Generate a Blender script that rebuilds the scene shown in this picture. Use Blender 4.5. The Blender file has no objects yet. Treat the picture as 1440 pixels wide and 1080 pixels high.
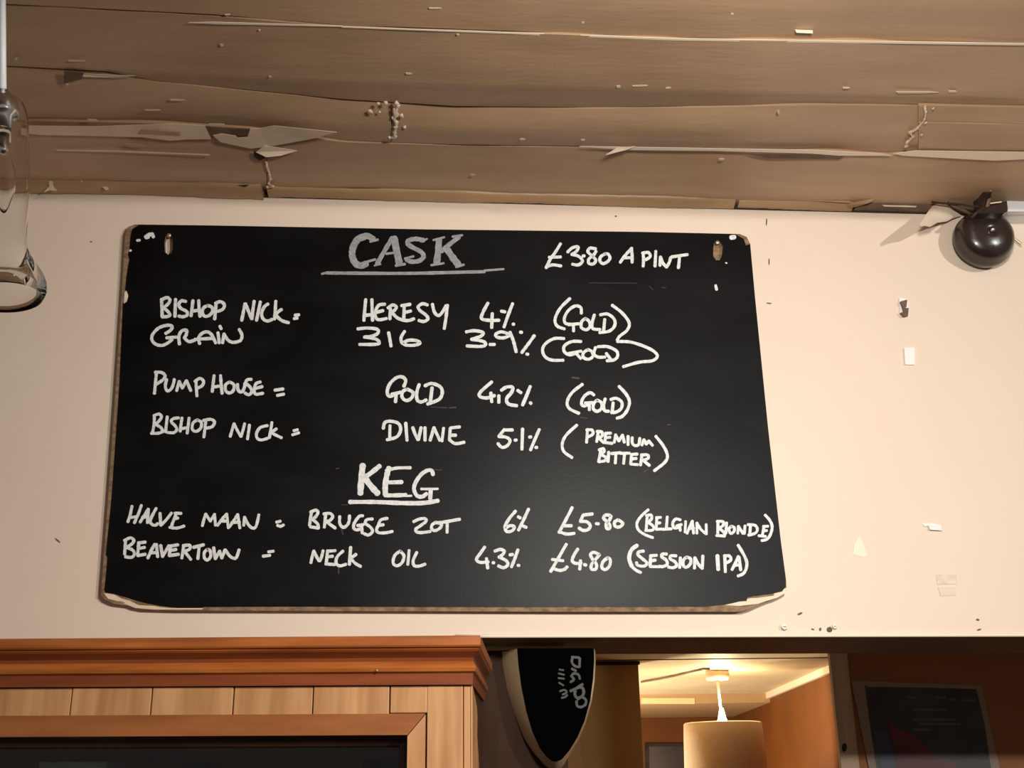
import bpy, bmesh, math, random
from mathutils import Vector, Matrix
from mathutils.geometry import tessellate_polygon
random.seed(7)
S = bpy.context.scene
COL = S.collection
# ------------------------------------------------------------------ camera
CAM = Vector((0.0, -2.0, 1.70)); F = 1600.0
PITCH = math.radians(19.45); YAW = math.radians(2.05); ROLL = math.radians(0.9)
R3 = (Matrix.Rotation(-YAW, 3, 'Z') @ Matrix.Rotation(math.pi/2 + PITCH, 3, 'X') @ Matrix.Rotation(-ROLL, 3, 'Z'))
cd = bpy.data.cameras.new('camera'); cam = bpy.data.objects.new('camera', cd); COL.objects.link(cam)
cd.sensor_width = 36; cd.lens = 36*F/1440.0; cd.clip_start = 0.01
cam.matrix_world = Matrix.Translation(CAM) @ R3.to_4x4()
S.camera = cam
# ------------------------------------------------------------------ world and light
wd = bpy.data.worlds.new('world'); S.world = wd; wd.use_nodes = True
wd.node_tree.nodes['Background'].inputs[0].default_value = (1.0, 0.90, 0.80, 1)
wd.node_tree.nodes['Background'].inputs[1].default_value = 0.155
def lamp(name, kind, loc, power, col, size=0.1, look=None, spread=None):
    l = bpy.data.lights.new(name, kind); l.energy = power; l.color = col
    if kind == 'AREA':
        l.size = size
        if spread: l.spread = spread
    else: l.shadow_soft_size = size
    o = bpy.data.objects.new(name, l); o.location = loc; COL.objects.link(o)
    if look: o.rotation_euler = (Vector(look)-Vector(loc)).to_track_quat('-Z', 'Y').to_euler()
    return o
k2 = lamp('ceiling_spot_light', 'SPOT', (3.2, -4.1, 2.69), 350, (1.0, .965, .91), .05, (.15, 0, 2.20))
k2.data.spot_size = math.radians(50); k2.data.spot_blend = .4
lamp('bar_lamp_light', 'AREA', (0.34, -1.50, 2.31), 13.8, (1.0, .96, .88), .14, (0.5, 0, 1.95), math.radians(150))
lamp('far_room_side_fill', 'POINT', (-0.55, 1.5, 1.90), 10, (1.0, .86, .66), .12)  # unseen fill, added to brighten the dark partition
lamp('far_room_back_fill', 'POINT', (0.12, 3.75, 1.28), 112, (1.0, .88, .64), .15)  # unseen fill, added to light the far ceiling and walls evenly
vs = S.view_settings; S.display_settings.display_device = 'sRGB'
vs.view_transform = 'Standard'; vs.look = 'None'; vs.exposure = 0.07; vs.gamma = 1.0; vs.use_curve_mapping = False

# ------------------------------------------------------------------ helpers
def ray(px, py):
    return R3 @ Vector(((px-720)/F, (540-py)/F, -1.0))
def W(px, py, y=0.0):                       # seen point on the upright plane at depth y
    d = ray(px, py); return CAM + d*((y-CAM.y)/d.y)
def Z(px, py, z):                           # seen point on a level plane
    d = ray(px, py); return CAM + d*((z-CAM.z)/d.z)
A0 = W(0, 261); B0 = W(1440, 297)
CN = (B0-A0).cross(Vector((0, 1, 0))).normalized()
if CN.z < 0: CN = -CN
def Cc(px, py, dz=0.0):                     # point on the ceiling plane, dz below it
    o = A0 - CN*dz; d = ray(px, py); return CAM + d*((o-CAM).dot(CN)/d.dot(CN))

def mat(name, col, rough=.6, col2=None, scale=8, stretch=(1,1,1), bump=0, bscale=60, detail=5, spec=.5, metal=0, trans=0, emit=None, thr=(.35,.65), coat=0):
    m = bpy.data.materials.new(name); m.use_nodes = True
    nt = m.node_tree; b = nt.nodes['Principled BSDF']
    b.inputs['Base Color'].default_value = (*col, 1); b.inputs['Roughness'].default_value = rough
    b.inputs['Metallic'].default_value = metal; b.inputs['Specular IOR Level'].default_value = spec
    b.inputs['Coat Weight'].default_value = coat
    b.inputs['Transmission Weight'].default_value = trans
    if emit: b.inputs['Emission Color'].default_value = (*emit[0], 1); b.inputs['Emission Strength'].default_value = emit[1]
    tc = nt.nodes.new('ShaderNodeTexCoord'); mp = nt.nodes.new('ShaderNodeMapping'); mp.inputs['Scale'].default_value = stretch
    nt.links.new(tc.outputs['Object'], mp.inputs[0])
    if col2:
        n = nt.nodes.new('ShaderNodeTexNoise'); n.inputs['Scale'].default_value = scale; n.inputs['Detail'].default_value = detail
        nt.links.new(mp.outputs[0], n.inputs['Vector'])
        r = nt.nodes.new('ShaderNodeValToRGB'); r.color_ramp.elements[0].position = thr[0]; r.color_ramp.elements[1].position = thr[1]
        r.color_ramp.elements[0].color = (*col, 1); r.color_ramp.elements[1].color = (*col2, 1)
        nt.links.new(n.outputs['Fac'], r.inputs[0]); nt.links.new(r.outputs[0], b.inputs['Base Color'])
    if bump:
        n2 = nt.nodes.new('ShaderNodeTexNoise'); n2.inputs['Scale'].default_value = bscale; n2.inputs['Detail'].default_value = 4
        nt.links.new(mp.outputs[0], n2.inputs['Vector'])
        bp = nt.nodes.new('ShaderNodeBump'); bp.inputs['Strength'].default_value = bump; bp.inputs['Distance'].default_value = .002
        nt.links.new(n2.outputs['Fac'], bp.inputs['Height']); nt.links.new(bp.outputs[0], b.inputs['Normal'])
    return m
M = {}
M['wall'] = mat('cream_wall_paint', (.79,.645,.525), .7, (.75,.60,.48), 1.6, bump=.12, bscale=18, thr=(.3,.8))
M['lip'] = mat('cream_paint_and_highlight', (.86,.73,.58), .6)  # cream paint; also the painted highlights on the wall lip and plank edge
M['ceil'] = mat('aged_tan_gloss_paint', (.50,.32,.195), .42, (.42,.265,.155), 3.0, (1,5,5), bump=.35, bscale=22, detail=8)
M['ceil2'] = mat('amber_stained_paint', (.43,.27,.145), .45, (.33,.20,.10), 5.0, (1,5,5), bump=.3, bscale=30)
M['flake'] = mat('bare_pale_paint_layer', (.84,.66,.50), .6, (.72,.55,.40), 12, bump=.3, bscale=60)
M['dark'] = mat('dark_gap', (.03,.018,.01), .8)
M['tornbrown'] = mat('torn_brown_layer', (.17,.10,.06), .7, (.10,.06,.035), 30)
M['board'] = mat('blackboard_paint', (.002,.002,.002), .42, (.008,.008,.0085), 5, (1,1,2.2), bump=.05, bscale=80, detail=9, thr=(.4,.85), spec=.16)
M['fibre'] = mat('hardboard_and_edge_shade', (.30,.19,.105), .8, (.15,.085,.045), 60, (1,1,2), bump=.6, bscale=150)
M['chalk'] = mat('white_chalk_pen', (.80,.80,.79), .8, (.50,.50,.50), 220, thr=(.35,.85))
M['chalkgrey'] = mat('grey_chalk_pen', (.36,.36,.36), .8, (.21,.21,.215), 140, thr=(.3,.75))
M['smear'] = mat('chalk_smear', (.035,.035,.036), .7, (.014,.013,.014), 30)
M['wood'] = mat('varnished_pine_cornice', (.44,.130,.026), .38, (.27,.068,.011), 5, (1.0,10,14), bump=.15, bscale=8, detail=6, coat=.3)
M['woodshade'] = mat('dark_red_shaded_pine', (.24,.052,.012), .4, (.17,.034,.006), 5, (1.0,10,14), bump=.15, bscale=8, coat=.2)  # cornice pine darkened to paint the shade in cove and lower fascia
M['woodlight'] = mat('pale_pine_end_grain', (.56,.29,.125), .45, (.40,.185,.068), 9, (6,1,.5), bump=.15, bscale=14, detail=6)
M['woodframe'] = mat('red_brown_door_frame', (.34,.115,.032), .4, (.26,.08,.02), 6, (1,6,8), bump=.1, bscale=10)
M['wooddark'] = mat('dark_stained_wood', (.075,.026,.011), .4, (.045,.015,.007), 8, (1,4,8))
M['lintel'] = mat('dark_brown_lintel', (.16,.075,.032), .55, (.10,.045,.02), 4, (1,6,6))
M['jamb'] = mat('brown_door_post', (.045,.020,.010), .6, (.032,.013,.007), 5, (6,6,1), spec=.1)
M['blackgloss'] = mat('black_surfboard_gloss', (.001,.001,.001), .5, spec=.0)
M['surfedge'] = mat('cream_surfboard_rail', (.55,.40,.25), .5, (.45,.32,.19), 8)
M['greyprint'] = mat('faded_grey_print', (.05,.046,.042), .6, (.028,.026,.025), 60)
M['bell'] = mat('dark_brown_bell_paint', (.020,.012,.010), .26, (.028,.018,.014), 30, bump=.15, bscale=60, coat=.2)
M['brass'] = mat('dull_brass_metal', (.55,.44,.26), .4, metal=.8)
M['steel'] = mat('bright_steel', (.8,.8,.8), .2, metal=1)
M['screw'] = mat('white_painted_screw', (.85,.82,.78), .4)
M['white'] = mat('white_plastic', (.86,.88,.90), .4)
M['paper'] = mat('torn_lining_paper', (.80,.66,.53), .75, (.70,.56,.43), 14, bump=.3, bscale=50)
M['amberwall'] = mat('orange_painted_wall', (.185,.052,.0015), .6, (.15,.041,.0015), 4, bump=.1, bscale=30)
M['mustard'] = mat('mustard_partition', (.52,.37,.17), .7, (.46,.32,.14), 3)
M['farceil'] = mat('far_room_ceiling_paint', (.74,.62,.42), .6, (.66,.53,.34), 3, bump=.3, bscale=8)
M['shade'] = mat('fabric_lampshade', (.62,.45,.32), .85, (.56,.40,.28), 120, bump=.2, bscale=300)
M['bulb'] = mat('lit_bulb', (1,1,1), .4, emit=((1.0,.88,.66), 14))
M['poster'] = mat('white_poster_paper', (.30,.22,.16), .6)
M['posterdark'] = mat('dark_poster_print', (.045,.045,.035), .5, (.020,.016,.016), 14)
M['posterred'] = mat('deep_red_poster_print', (.16,.008,.014), .5, (.08,.006,.010), 12)
M['posterblue'] = mat('dark_blue_poster_print', (.035,.04,.075), .5)
M['postertext'] = mat('dim_poster_lettering', (.11,.09,.08), .6)
M['picture'] = mat('dark_picture', (.018,.014,.016), .3, (.05,.045,.05), 6)
M['floor'] = mat('dark_floorboards', (.12,.06,.03), .5, (.08,.04,.02), 5, (8,1,1))
def glassmat(name, tint=(1,1,1), rough=.0):
    m = bpy.data.materials.new(name); m.use_nodes = True; nt = m.node_tree
    b = nt.nodes['Principled BSDF']; b.inputs['Transmission Weight'].default_value = 1; b.inputs['Roughness'].default_value = rough
    b.inputs['IOR'].default_value = 1.45; b.inputs['Base Color'].default_value = (*tint, 1); return m
M['glass'] = glassmat('clear_glass', (.99,.99,.98)); M['glass'].node_tree.nodes['Principled BSDF'].inputs['IOR'].default_value = 1.32
M['pane'] = glassmat('cabinet_glass', (.75,.75,.75))

def link(name, verts, faces, m, parent=None, smooth=False):
    me = bpy.data.meshes.new(name); me.from_pydata([tuple(v) for v in verts], [], faces); me.update()
    bm = bmesh.new(); bm.from_mesh(me); bmesh.ops.recalc_face_normals(bm, faces=bm.faces); bm.to_mesh(me); bm.free()
    if smooth:
        for p in me.polygons: p.use_smooth = True
    me.materials.append(M[m] if isinstance(m, str) else m)
    o = bpy.data.objects.new(name, me); COL.objects.link(o)
    if parent: o.parent = parent; o.matrix_parent_inverse = parent.matrix_basis.inverted()
    return o
def smooth_angle(o, a=35):
    for p in o.data.polygons: p.use_smooth = True
    o.data.set_sharp_from_angle(angle=math.radians(a)); return o
def empty(name, loc):
    o = bpy.data.objects.new(name, None); o.location = loc; o.empty_display_size = .05; COL.objects.link(o); return o
def tag(o, label, cat=None, group=None):
    o['label'] = label
    if cat: o['category'] = cat
    if group: o['group'] = group
    return o
def struct(o, label=None):
    o['kind'] = 'structure'
    if label: o['label'] = label
    return o
def lab(o, label): o['label'] = label; return o
def box(x0, x1, y0, y1, z0, z1):
    v = [(x,y,z) for x in (x0,x1) for y in (y0,y1) for z in (z0,z1)]
    return v, [(0,1,3,2),(4,6,7,5),(0,4,5,1),(2,3,7,6),(0,2,6,4),(1,5,7,3)]
def bevel(o, w, seg=2):
    bm = bmesh.new(); bm.from_mesh(o.data)
    bmesh.ops.bevel(bm, geom=bm.edges[:], offset=w, segments=seg, affect='EDGES', profile=.6)
    bm.to_mesh(o.data); bm.free(); return o
def prism(outer, depth, holes=(), flip=False):
    """outer = world points on a plane; depth = extrusion vector; returns verts, faces with holes cut."""
    loops = [list(outer)] + [list(h) for h in holes]
    tris = tessellate_polygon(loops)
    fl = [p for l in loops for p in l]; n = len(fl)
    d = Vector(depth)
    v = [Vector(p) for p in fl] + [Vector(p)+d for p in fl]
    f = [tuple(t) for t in tris] + [tuple(i+n for i in reversed(t)) for t in tris]
    s = 0
    for l in loops:
        k = len(l)
        for i in range(k):
            a = s+i; b = s+(i+1) % k; f.append((a, b, b+n, a+n))
        s += k
    return v, f
def plate(name, outer, depth, m, parent=None, holes=()):
    v, f = prism(outer, depth, holes); return link(name, v, f, m, parent)
def lathe(prof, c, axis=Vector((0,0,1)), n=48, close=False):
    axis = axis.normalized(); t = Vector((1,0,0)) if abs(axis.x) < .9 else Vector((0,1,0))
    a = axis.cross(t).normalized(); b = axis.cross(a)
    v = []; f = []
    for r, h in prof:
        for i in range(n):
            th = 2*math.pi*i/n; v.append(Vector(c)+axis*h+(a*math.cos(th)+b*math.sin(th))*max(r, 1e-5))
    m = len(prof)
    for j in range(m-1 if not close else m):
        j2 = (j+1) % m
        for i in range(n): f.append((j*n+i, j*n+(i+1) % n, j2*n+(i+1) % n, j2*n+i))
    return v, f
def tube(pts, r, n=8):
    v = []; f = []; pts = [Vector(p) for p in pts]
    for k, p in enumerate(pts):
        d = (pts[min(k+1, len(pts)-1)]-pts[max(k-1, 0)]).normalized()
        t = Vector((0,0,1)) if abs(d.z) < .9 else Vector((1,0,0))
        a = d.cross(t).normalized(); b = d.cross(a)
        rr = r[k] if isinstance(r, (list, tuple)) else r
        for i in range(n):
            th = 2*math.pi*i/n; v.append(p+(a*math.cos(th)+b*math.sin(th))*rr)
    for k in range(len(pts)-1):
        for i in range(n): f.append((k*n+i, k*n+(i+1) % n, (k+1)*n+(i+1) % n, (k+1)*n+i))
    f.append(tuple(range(n))); f.append(tuple(range((len(pts)-1)*n, len(pts)*n)))
    return v, f
def lerp_tab(tab, x):
    if x <= tab[0][0]: return tab[0][1] + (tab[1][1]-tab[0][1])/(tab[1][0]-tab[0][0])*(x-tab[0][0])
    for (a, ya), (b, yb) in zip(tab, tab[1:]):
        if x <= b: return ya+(yb-ya)*(x-a)/(b-a)
    (a, ya), (b, yb) = tab[-2], tab[-1]
    return yb+(yb-ya)/(b-a)*(x-b)
def merge(parts):
    V = []; Fc = []
    for v, f in parts:
        k = len(V); V += list(v); Fc += [tuple(i+k for i in q) for q in f]
    return V, Fc

# ------------------------------------------------------------------ main wall with the lintel line
WT = Z(1030, 918, W(1030, 895.5).z).y        # thickness of the wall over the opening
wl = W(-400, 897); wr = W(1900, 893)
tl = A0 + (A0-B0)*.35 + Vector((0,0,.02)); tr = B0 + (B0-A0)*.35 + Vector((0,0,.02))
lz0 = W(700, 896); lz1 = W(1440, 894.5); dlz = (lz1.z-lz0.z)/(lz1.x-lz0.x)
def linz(x): return lz0.z + dlz*(x-lz0.x)
XL, XR = -1.7, 1.9
def topz(x): return A0.z + (B0.z-A0.z)/(B0.x-A0.x)*(x-A0.x)
jx = W(640, 1000).x                          # left side of the opening (behind the cabinet)
outer = [(XL,0,0),(jx,0,0),(jx,0,linz(jx)),(XR,0,linz(XR)),(XR,0,topz(XR)+.03),(XL,0,topz(XL)+.03)]
wall = struct(plate('wall_back', [Vector(p) for p in outer], (0, WT, 0), 'wall'), 'cream painted wall above the opening, where the blackboard hangs')
# plaster lip along the wall's bottom edge, painted paler for the light it catches
v, f = tube([(x, -.0015, linz(x)+.0015) for x in [jx+(XR-jx)*i/30 for i in range(31)]], .0032, 8)
struct(link('trim_1', v, f, 'lip', None, True), 'thin plaster lip along the bottom edge of the cream wall, painted pale as if catching light')
# lintel underside board
v, f = box(jx, XR, .003, WT, 0, .012)
v = [(x, y, z-.0015+linz(x)) for x, y, z in v]
struct(link('trim_2', v, f, 'lintel'), 'dark brown timber lintel under the cream wall')

# ------------------------------------------------------------------ ceiling of planks
E0 = [(0,261),(480,272),(960,285),(1440,297)]
EB = [(0,243),(120,247),(480,258),(960,275),(1200,279),(1440,283)]
E1 = [(0,168),(240,173),(360,180),(480,199),(640,204),(960,208),(1180,212),(1250,217),(1300,213),(1440,216)]
E2 = [(0,92),(90,97),(190,104),(380,112),(480,116),(800,124),(960,130),(1300,135),(1440,140)]
E3 = [(0,7),(100,12),(300,22),(480,37),(800,48),(960,55),(1200,58),(1440,62)]
E4 = [(0,-90),(480,-62),(960,-46),(1440,-34)]
E5 = [(0,-230),(480,-200),(960,-180),(1440,-160)]
E6 = [(0,-420),(480,-380),(960,-350),(1440,-330)]
bk = [Cc(-500, 250, -.06), Cc(1900, 290, -.06), Cc(1900, -420, -.06), Cc(-500, -470, -.06)]
bk = [Vector((XL,.02,topz(XL)+.045)), Vector((XR,.02,topz(XR)+.045)), Vector((XR,-4.6,topz(XR)+.045)), Vector((XL,-4.6,topz(XL)+.045))]
ceil = struct(plate('ceiling', bk, (0,0,.04), 'dark'), 'boards over the bar with old peeling tan paint')
def plank(name, top, bot, x0, x1, hz, m='ceil', nx=70, nv=10, sag=.002, seed=0, thick=.022, gap=1.0):
    """plank between two seen edges; hz(v, x) = how far it stands below the ceiling plane."""
    rnd = random.Random(seed); ph = [rnd.uniform(0, 6) for _ in range(4)]
    V = []; Fc = []
    for i in range(nx+1):
        x = x0+(x1-x0)*i/nx
        ya = lerp_tab(top, x)+gap; yb = lerp_tab(bot, x)-gap
        for j in range(nv+1):
            t = j/nv
            w = sag*(math.sin(x*.006+ph[0]+t*2)+.5*math.sin(x*.017+ph[1]+t*3)+.3*math.sin(x*.045+ph[2]))
            V.append(Cc(x, ya+(yb-ya)*t, hz(t, x)+w))
    n = len(V)
    V += [p + CN*thick for p in V]
    k = nv+1
    for i in range(nx):
        for j in range(nv):
            a = i*k+j; Fc.append((a, a+1, a+k+1, a+k)); Fc.append((n+a, n+a+k, n+a+k+1, n+a+1))
        a = i*k; Fc.append((a, a+k, a+k+n, a+n)); a = i*k+nv; Fc.append((a, a+n, a+k+n, a+k))
    for j in range(nv):
        a = j; Fc.append((a, a+n, a+1+n, a+1)); a = nx*k+j; Fc.append((a, a+1, a+1+n, a+n))
    o = link('plank', V, Fc, m, ceil); smooth_angle(o, 40); return o
def bump_(x, c, w): return math.exp(-((x-c)/w)**2)
h1 = lambda t, x: .001+.0085*min(t, .80)-.05*max(0, t-.80)
def h2(t, x):                                   # hollow beside the lower plank, then a belly, rolling up to the next
    drop = .001+.011*math.sin(min(1, t*1.15)*math.pi*.55)
    if t > .62: drop -= .013*((t-.62)/.38)**1.6
    return drop + .004*bump_(x, 800, 400)*(1-t)*0
def h2r(t, x): return .008
def h3(t, x):
    base = .016 + .006*(1/(1+math.exp(-(x-300)/70)))*(1-.25*(1/(1+math.exp(-(x-1180)/120))))
    a = lerp_tab(E3, x); b = lerp_tab(E2b, x); te = (lerp_tab(E2, x)-a)/(b-a)
    q = base + .004*(1-min(1, t/te))
    if t > te: q -= (base-.001)*((t-te)/max(.02, 1-te))**.85
    return q
def h4(t, x): return .012 if t < .9 else .010
E2b = [(0,93),(150,101),(220,115),(380,130),(480,140),(640,150),(800,152),(960,150),(1150,147),(1300,148),(1440,151)]
mid12 = [(1290,172),(1440,175),(1900,180)]
p1a = plank('plank', E1, E0, -420, 375.2, h1, seed=1)
p1b = plank('plank', E1, E0, 375.8, 1900, h1, seed=2, nx=110)
p2a = plank('plank', E2b, E1, -420, 550, h2, seed=3)
p2b = plank('plank', E2b, E1, 550.6, 1291, h2, seed=4, nx=90)
p2c = plank('plank', E2b, mid12, 1291.6, 1900, h2r, seed=5, gap=.5, sag=.001)
p2d = plank('plank', mid12, E1, 1291.6, 1900, lambda t, x: .010-.003*t, seed=6, gap=.5, sag=.001)
p3 = plank('plank', E3, E2b, -420, 1900, h3, seed=7, nx=160, nv=26)
p4 = plank('plank', E4, E3, -420, 1900, lambda t, x: .0228+.002/(1+math.exp((x-290)/30)), seed=8, nx=120, gap=2.0)
p5 = plank('plank', E5, E4, -420, 1900, lambda t, x: .024, seed=9)
p6 = plank('plank', E6, E5, -420, 1900, lambda t, x: .025, seed=10)

# quarter-round bead in the angle between ceiling and wall, broken at the joints
def bead(x0, x1, m, r=.017, nx=40, seed=0, off=.004, nn=8):
    rnd = random.Random(seed); V = []; Fc = []; n = nn
    for i in range(nx+1):
        px = x0+(x1-x0)*i/nx; P = W(px, lerp_tab(E0, px)); P = Vector((P.x, 0, topz(P.x)))
        rr = r*(1+.10*math.sin(px*.02+seed)+rnd.uniform(-.06, .06))
        V.append(P+Vector((0, -off, -.001)))
        for j in range(n+1):
            a = math.pi/2*j/n; V.append(P + Vector((0, -off-rr*1.7*math.cos(a), -rr*.88*math.sin(a)-.001)))
        V.append(P+Vector((0,-off,-.001)))
    k = n+3
    for i in range(nx):
        for j in range(k-1): a = i*k+j; Fc.append((a, a+1, a+k+1, a+k))
    Fc.append(tuple(range(k))); Fc.append(tuple(range(nx*k, nx*k+k)))
    o = link('bead', V, Fc, m, ceil); smooth_angle(o, 50); return o
bead(-400, 372, 'ceil2', .018, seed=1); bead(379, 1030, 'ceil2', .014, seed=2, nx=60); bead(1036, 1195, 'ceil2', .012, seed=3, nx=24); bead(1199, 1900, 'tornbrown', .011, seed=5)
# dark shadow gap strip behind the bead
v, f = box(XL, XR, -.0035, .002, 0, .012); v = [(x, y, z+topz(x)-.0125) for x, y, z in v]
lab(link('gap_strip', v, f, 'dark', ceil), 'dark strip painting the shade in the gap where the bead has come away from the wall')

def flake(pts, m='flake', dz=.016, lift=None, name='paint_flake', parent=None, th=.0008, label=None):
    P = []
    for i, (x, y) in enumerate(pts):
        P.append(Cc(x, y, dz+(lift[i] if lift else 0)))
    c = sum(P, Vector())/len(P); n = len(P)
    V = P + [p+CN*th for p in P]
    tr = tessellate_polygon([P]); Fc = [tuple(t) for t in tr]+[tuple(i+n for i in t[::-1]) for t in tr]
    for i in range(n): Fc.append((i, (i+1) % n, (i+1) % n+n, i+n))
    o = link(name, V, Fc, m, parent or p1a)
    if label: lab(o, label)
    return o
# bare pale layer along the top edge of the wall-side plank, left
flake([(38,177),(135,178),(240,174),(288,177),(297,196),(262,196),(240,198),(200,193),(120,191),(60,190),(38,188)], dz=.0125, label='bare pale strip where tan paint has gone')
flake([(200,182),(240,185),(253,186),(253,191),(205,188),(194,188)], 'ceil', dz=.0142)
flake([(175,202),(196,203),(205,207),(182,207)], 'ceil', dz=.0142)
flake([(299,190),(311,188),(331,191),(334,194),(348,193),(352,181),(364,181),(385,177),(474,186),(440,195),(408,201),(380,206),(352,209),(310,200)], dz=.0125, lift=[0,0,0,0,0,0,0,.003,.014,.008,.003,0,0,0], label='large pale flap of peeling paint with a pointed end')
flake([(372,205),(418,212),(395,219),(374,221),(360,214)], dz=.0135, lift=[0,.004,.010,.010,.002])
flake([(289,178),(330,181),(352,182),(347,190),(330,190),(311,187),(304,190),(298,196)], 'tornbrown', dz=.0122)
flake([(357,212),(374,222),(365,226),(357,221)], 'dark', dz=.0128)
flake([(105,103),(125,104),(190,107),(160,109),(118,108)], dz=.013, lift=[0,.003,0,0,.002], parent=p2a)
flake([(90,100),(118,103),(114,112),(90,117)], 'tornbrown', dz=.016, parent=p2a)
# fresh strip along the wall-side plank at right
flake([(815,206),(960,208),(1140,211),(1180,213),(1240,216),(1255,219),(1180,219),(1140,216),(1000,212),(880,211)], 'lip', dz=.0108, parent=p1b, label='thin cream line painting the highlight on the plank edge')
flake([(1257,216),(1290,212),(1440,214),(1600,217),(1600,223),(1440,224),(1400,226),(1360,224),(1270,219)], 'lip', dz=.0108, parent=p1b)
flake([(868,208),(893,206),(880,211),(852,218)], dz=.013, lift=[0,0,.008,.012], parent=p1b)
flake([(1050,216),(1190,218),(1180,224),(1080,223)], 'tornbrown', dz=.0100, parent=p1b)
flake([(265,32),(300,31),(482,36.5),(482,38),(300,34)], 'lip', dz=.0275, parent=p3, label='thin cream line painting the highlight on the plank edge')  # cream strips along this plank edge paint in its lit highlight
flake([(480,37.5),(960,54.5),(1440,61),(1700,63),(1700,66),(1440,64),(960,57.2),(480,39)], 'lip', dz=.0275, parent=p3, label='thin cream line painting the highlight on the plank edge')
flake([(1118,42),(1143,43),(1143,47),(1120,46)], 'lip', dz=.0255, lift=[0,0,.006,.006], parent=p4)
for x, y, w, h, par in ((108,86,24,1.5,p3),(320,21,8,2,p3),(612,12,18,2,p4),(575,104,9,2,p3),(312,64,5,3,p3),(365,43,3,2,p3),(644,49,4,2,p3),(820,32,4,2,p4),
                  (380,108,4,2,p3),(870,122,6,3,p3),(900,121,22,2,p3),(940,124,8,2,p3),(1190,124,10,2,p3),(1290,130,60,2.5,p3),(1340,129,12,2.5,p3),(1030,20,4,2,p4),
                  (95,119,4,2,p2a),(250,141,22,1.5,p2a),(215,155,22,1.5,p2a),(305,175,22,1.5,p2a),(1015,224,8,2,p1b),(665,246,6,2,p1b),(130,169,14,2,p2a),(735,196,8,2,p2b),(820,197,6,2,p2b),(23,83,4,3,p3),(1095,158,3,5,p2b)):
    j = lambda: random.uniform(-1, 1)
    dzz = {p3:.0, p4:.0}.get(par, .0)
    H = .016 if par is p2a or par is p2b else (.0125 if par is p1b else (.0250 if par is p4 else .012))
    if par is p3:
        t = min(1, max(0, (y-lerp_tab(E3, x))/(lerp_tab(E2b, x)-lerp_tab(E3, x)))); H = h3(t, x)+.0025
    flake([(x-w/2, y-h/2+j()*.5), (x+w*.3, y-h/2), (x+w/2, y+j()*.4), (x+w*.2, y+h/2), (x-w/2.2, y+h/2)], 'flake', dz=H, parent=par, name='paint_chip')
# long scratch lines on the left plank
flake([(80,211),(160,212),(295,217.5),(295,219),(160,214),(80,212.2)], 'flake', dz=.013)
# filler lumps over the cross joints
def lumps(spots, parent, dz, m='flake'):
    spots = sorted(spots, key=lambda q: q[1]); parts = []
    core_ = [q for q in spots if abs(q[0]-spots[0][0]-(spots[-1][0]-spots[0][0])*(q[1]-spots[0][1])/max(1,spots[-1][1]-spots[0][1])) < 9]
    parts.append(tube([Cc(x+random.uniform(-1,1), y, dz-.001) for x, y, r in core_], [r*.0011*random.uniform(.6,1.1) for x, y, r in core_], 6))
    for x, y, r in spots:
        bm = bmesh.new(); bmesh.ops.create_icosphere(bm, subdivisions=2, radius=r*.00105)
        c = Cc(x, y, dz)
        for v_ in bm.verts: v_.co = Vector((v_.co.x, v_.co.y*1.6, v_.co.z*.6))*random.uniform(.65, 1.35) + c
        parts.append(([v_.co.copy() for v_ in bm.verts], [tuple(q.index for q in fc.verts) for fc in bm.faces])); bm.free()
    v, f = merge(parts); o = link('filler_lumps', v, f, m, parent, True); o['kind'] = 'stuff'; return o
lab(lumps([(558,145,4),(560,149,3),(556,155,4),(557,161,4.5),(565,163,3.5),(557,172,3.5),(556,179,3.5),(569,179,3),(555,187,3),(556,192,3),(548,194,2.5),(543,145,3.5),(532,146,3),(521,157,3.5),(534,158,2),(553,166,3)], p2b, .014, 'lip'), 'pale crusty filler over the joint between two planks')
lab(lumps([(1301,150,2),(1302,158,2.2),(1300,168,2.2),(1302,173,2.5),(1290,181,2.5),(1280,186,3),(1284,192,2),(1276,200,3),(1274,206,3),(1296,190,2),(1312,153,2)], p2b, .013), 'cracked filler over the joint between two planks')
lab(lumps([(374,228,2),(375,234,2.2),(377,240,2.2),(379,246,2.4),(381,252,2.2),(378,258,2.2),(376,263,2.5),(384,262,2.5)], p1b, .010, 'flake'), 'pale filler line over the joint between two planks')
# splinters of bead hanging from the corner
def wallpoly(pts, ys, m, name, parent=None, th=.001):
    P = [W(x, y, yy) for (x, y), yy in zip(pts, ys)]; n = len(P)
    V = P+[p+Vector((0, th, 0)) for p in P]
    tr = tessellate_polygon([P]); Fc = [tuple(t) for t in tr]+[tuple(i+n for i in t[::-1]) for t in tr]
    for i in range(n): Fc.append((i, (i+1) % n, (i+1) % n+n, i+n))
    return link(name, V, Fc, m, parent)
o = wallpoly([(1180,291),(1198,282),(1218,276),(1232,279),(1222,285),(1200,291)], [-.005,-.02,-.04,-.05,-.04,-.03], 'ceil2', 'splinter', ceil, .002); lab(o, 'thin splinter of bead sticking out of the corner')
wallpoly([(1086,277),(1130,277),(1196,281),(1195,285),(1130,281),(1100,280)], [-.033]*6, 'ceil2', 'splinter', ceil, .002)
wallpoly([(1240,288),(1290,289),(1288,291),(1245,290)], [-.02]*4, 'paper', 'splinter', ceil, .002)
for x, y, pts in ((70,262,[(68,243),(73,250),(75,262),(80,268),(70,267),(62,270),(69,262)]), (115,250,[(116,244),(112,250),(115,256),(117,257),(113,250)]), (150,264,[(144,262),(152,263),(153,266),(148,267)])):
    wallpoly(pts, [-.034]*len(pts), 'flake', 'paint_flake', ceil, .001)
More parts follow.
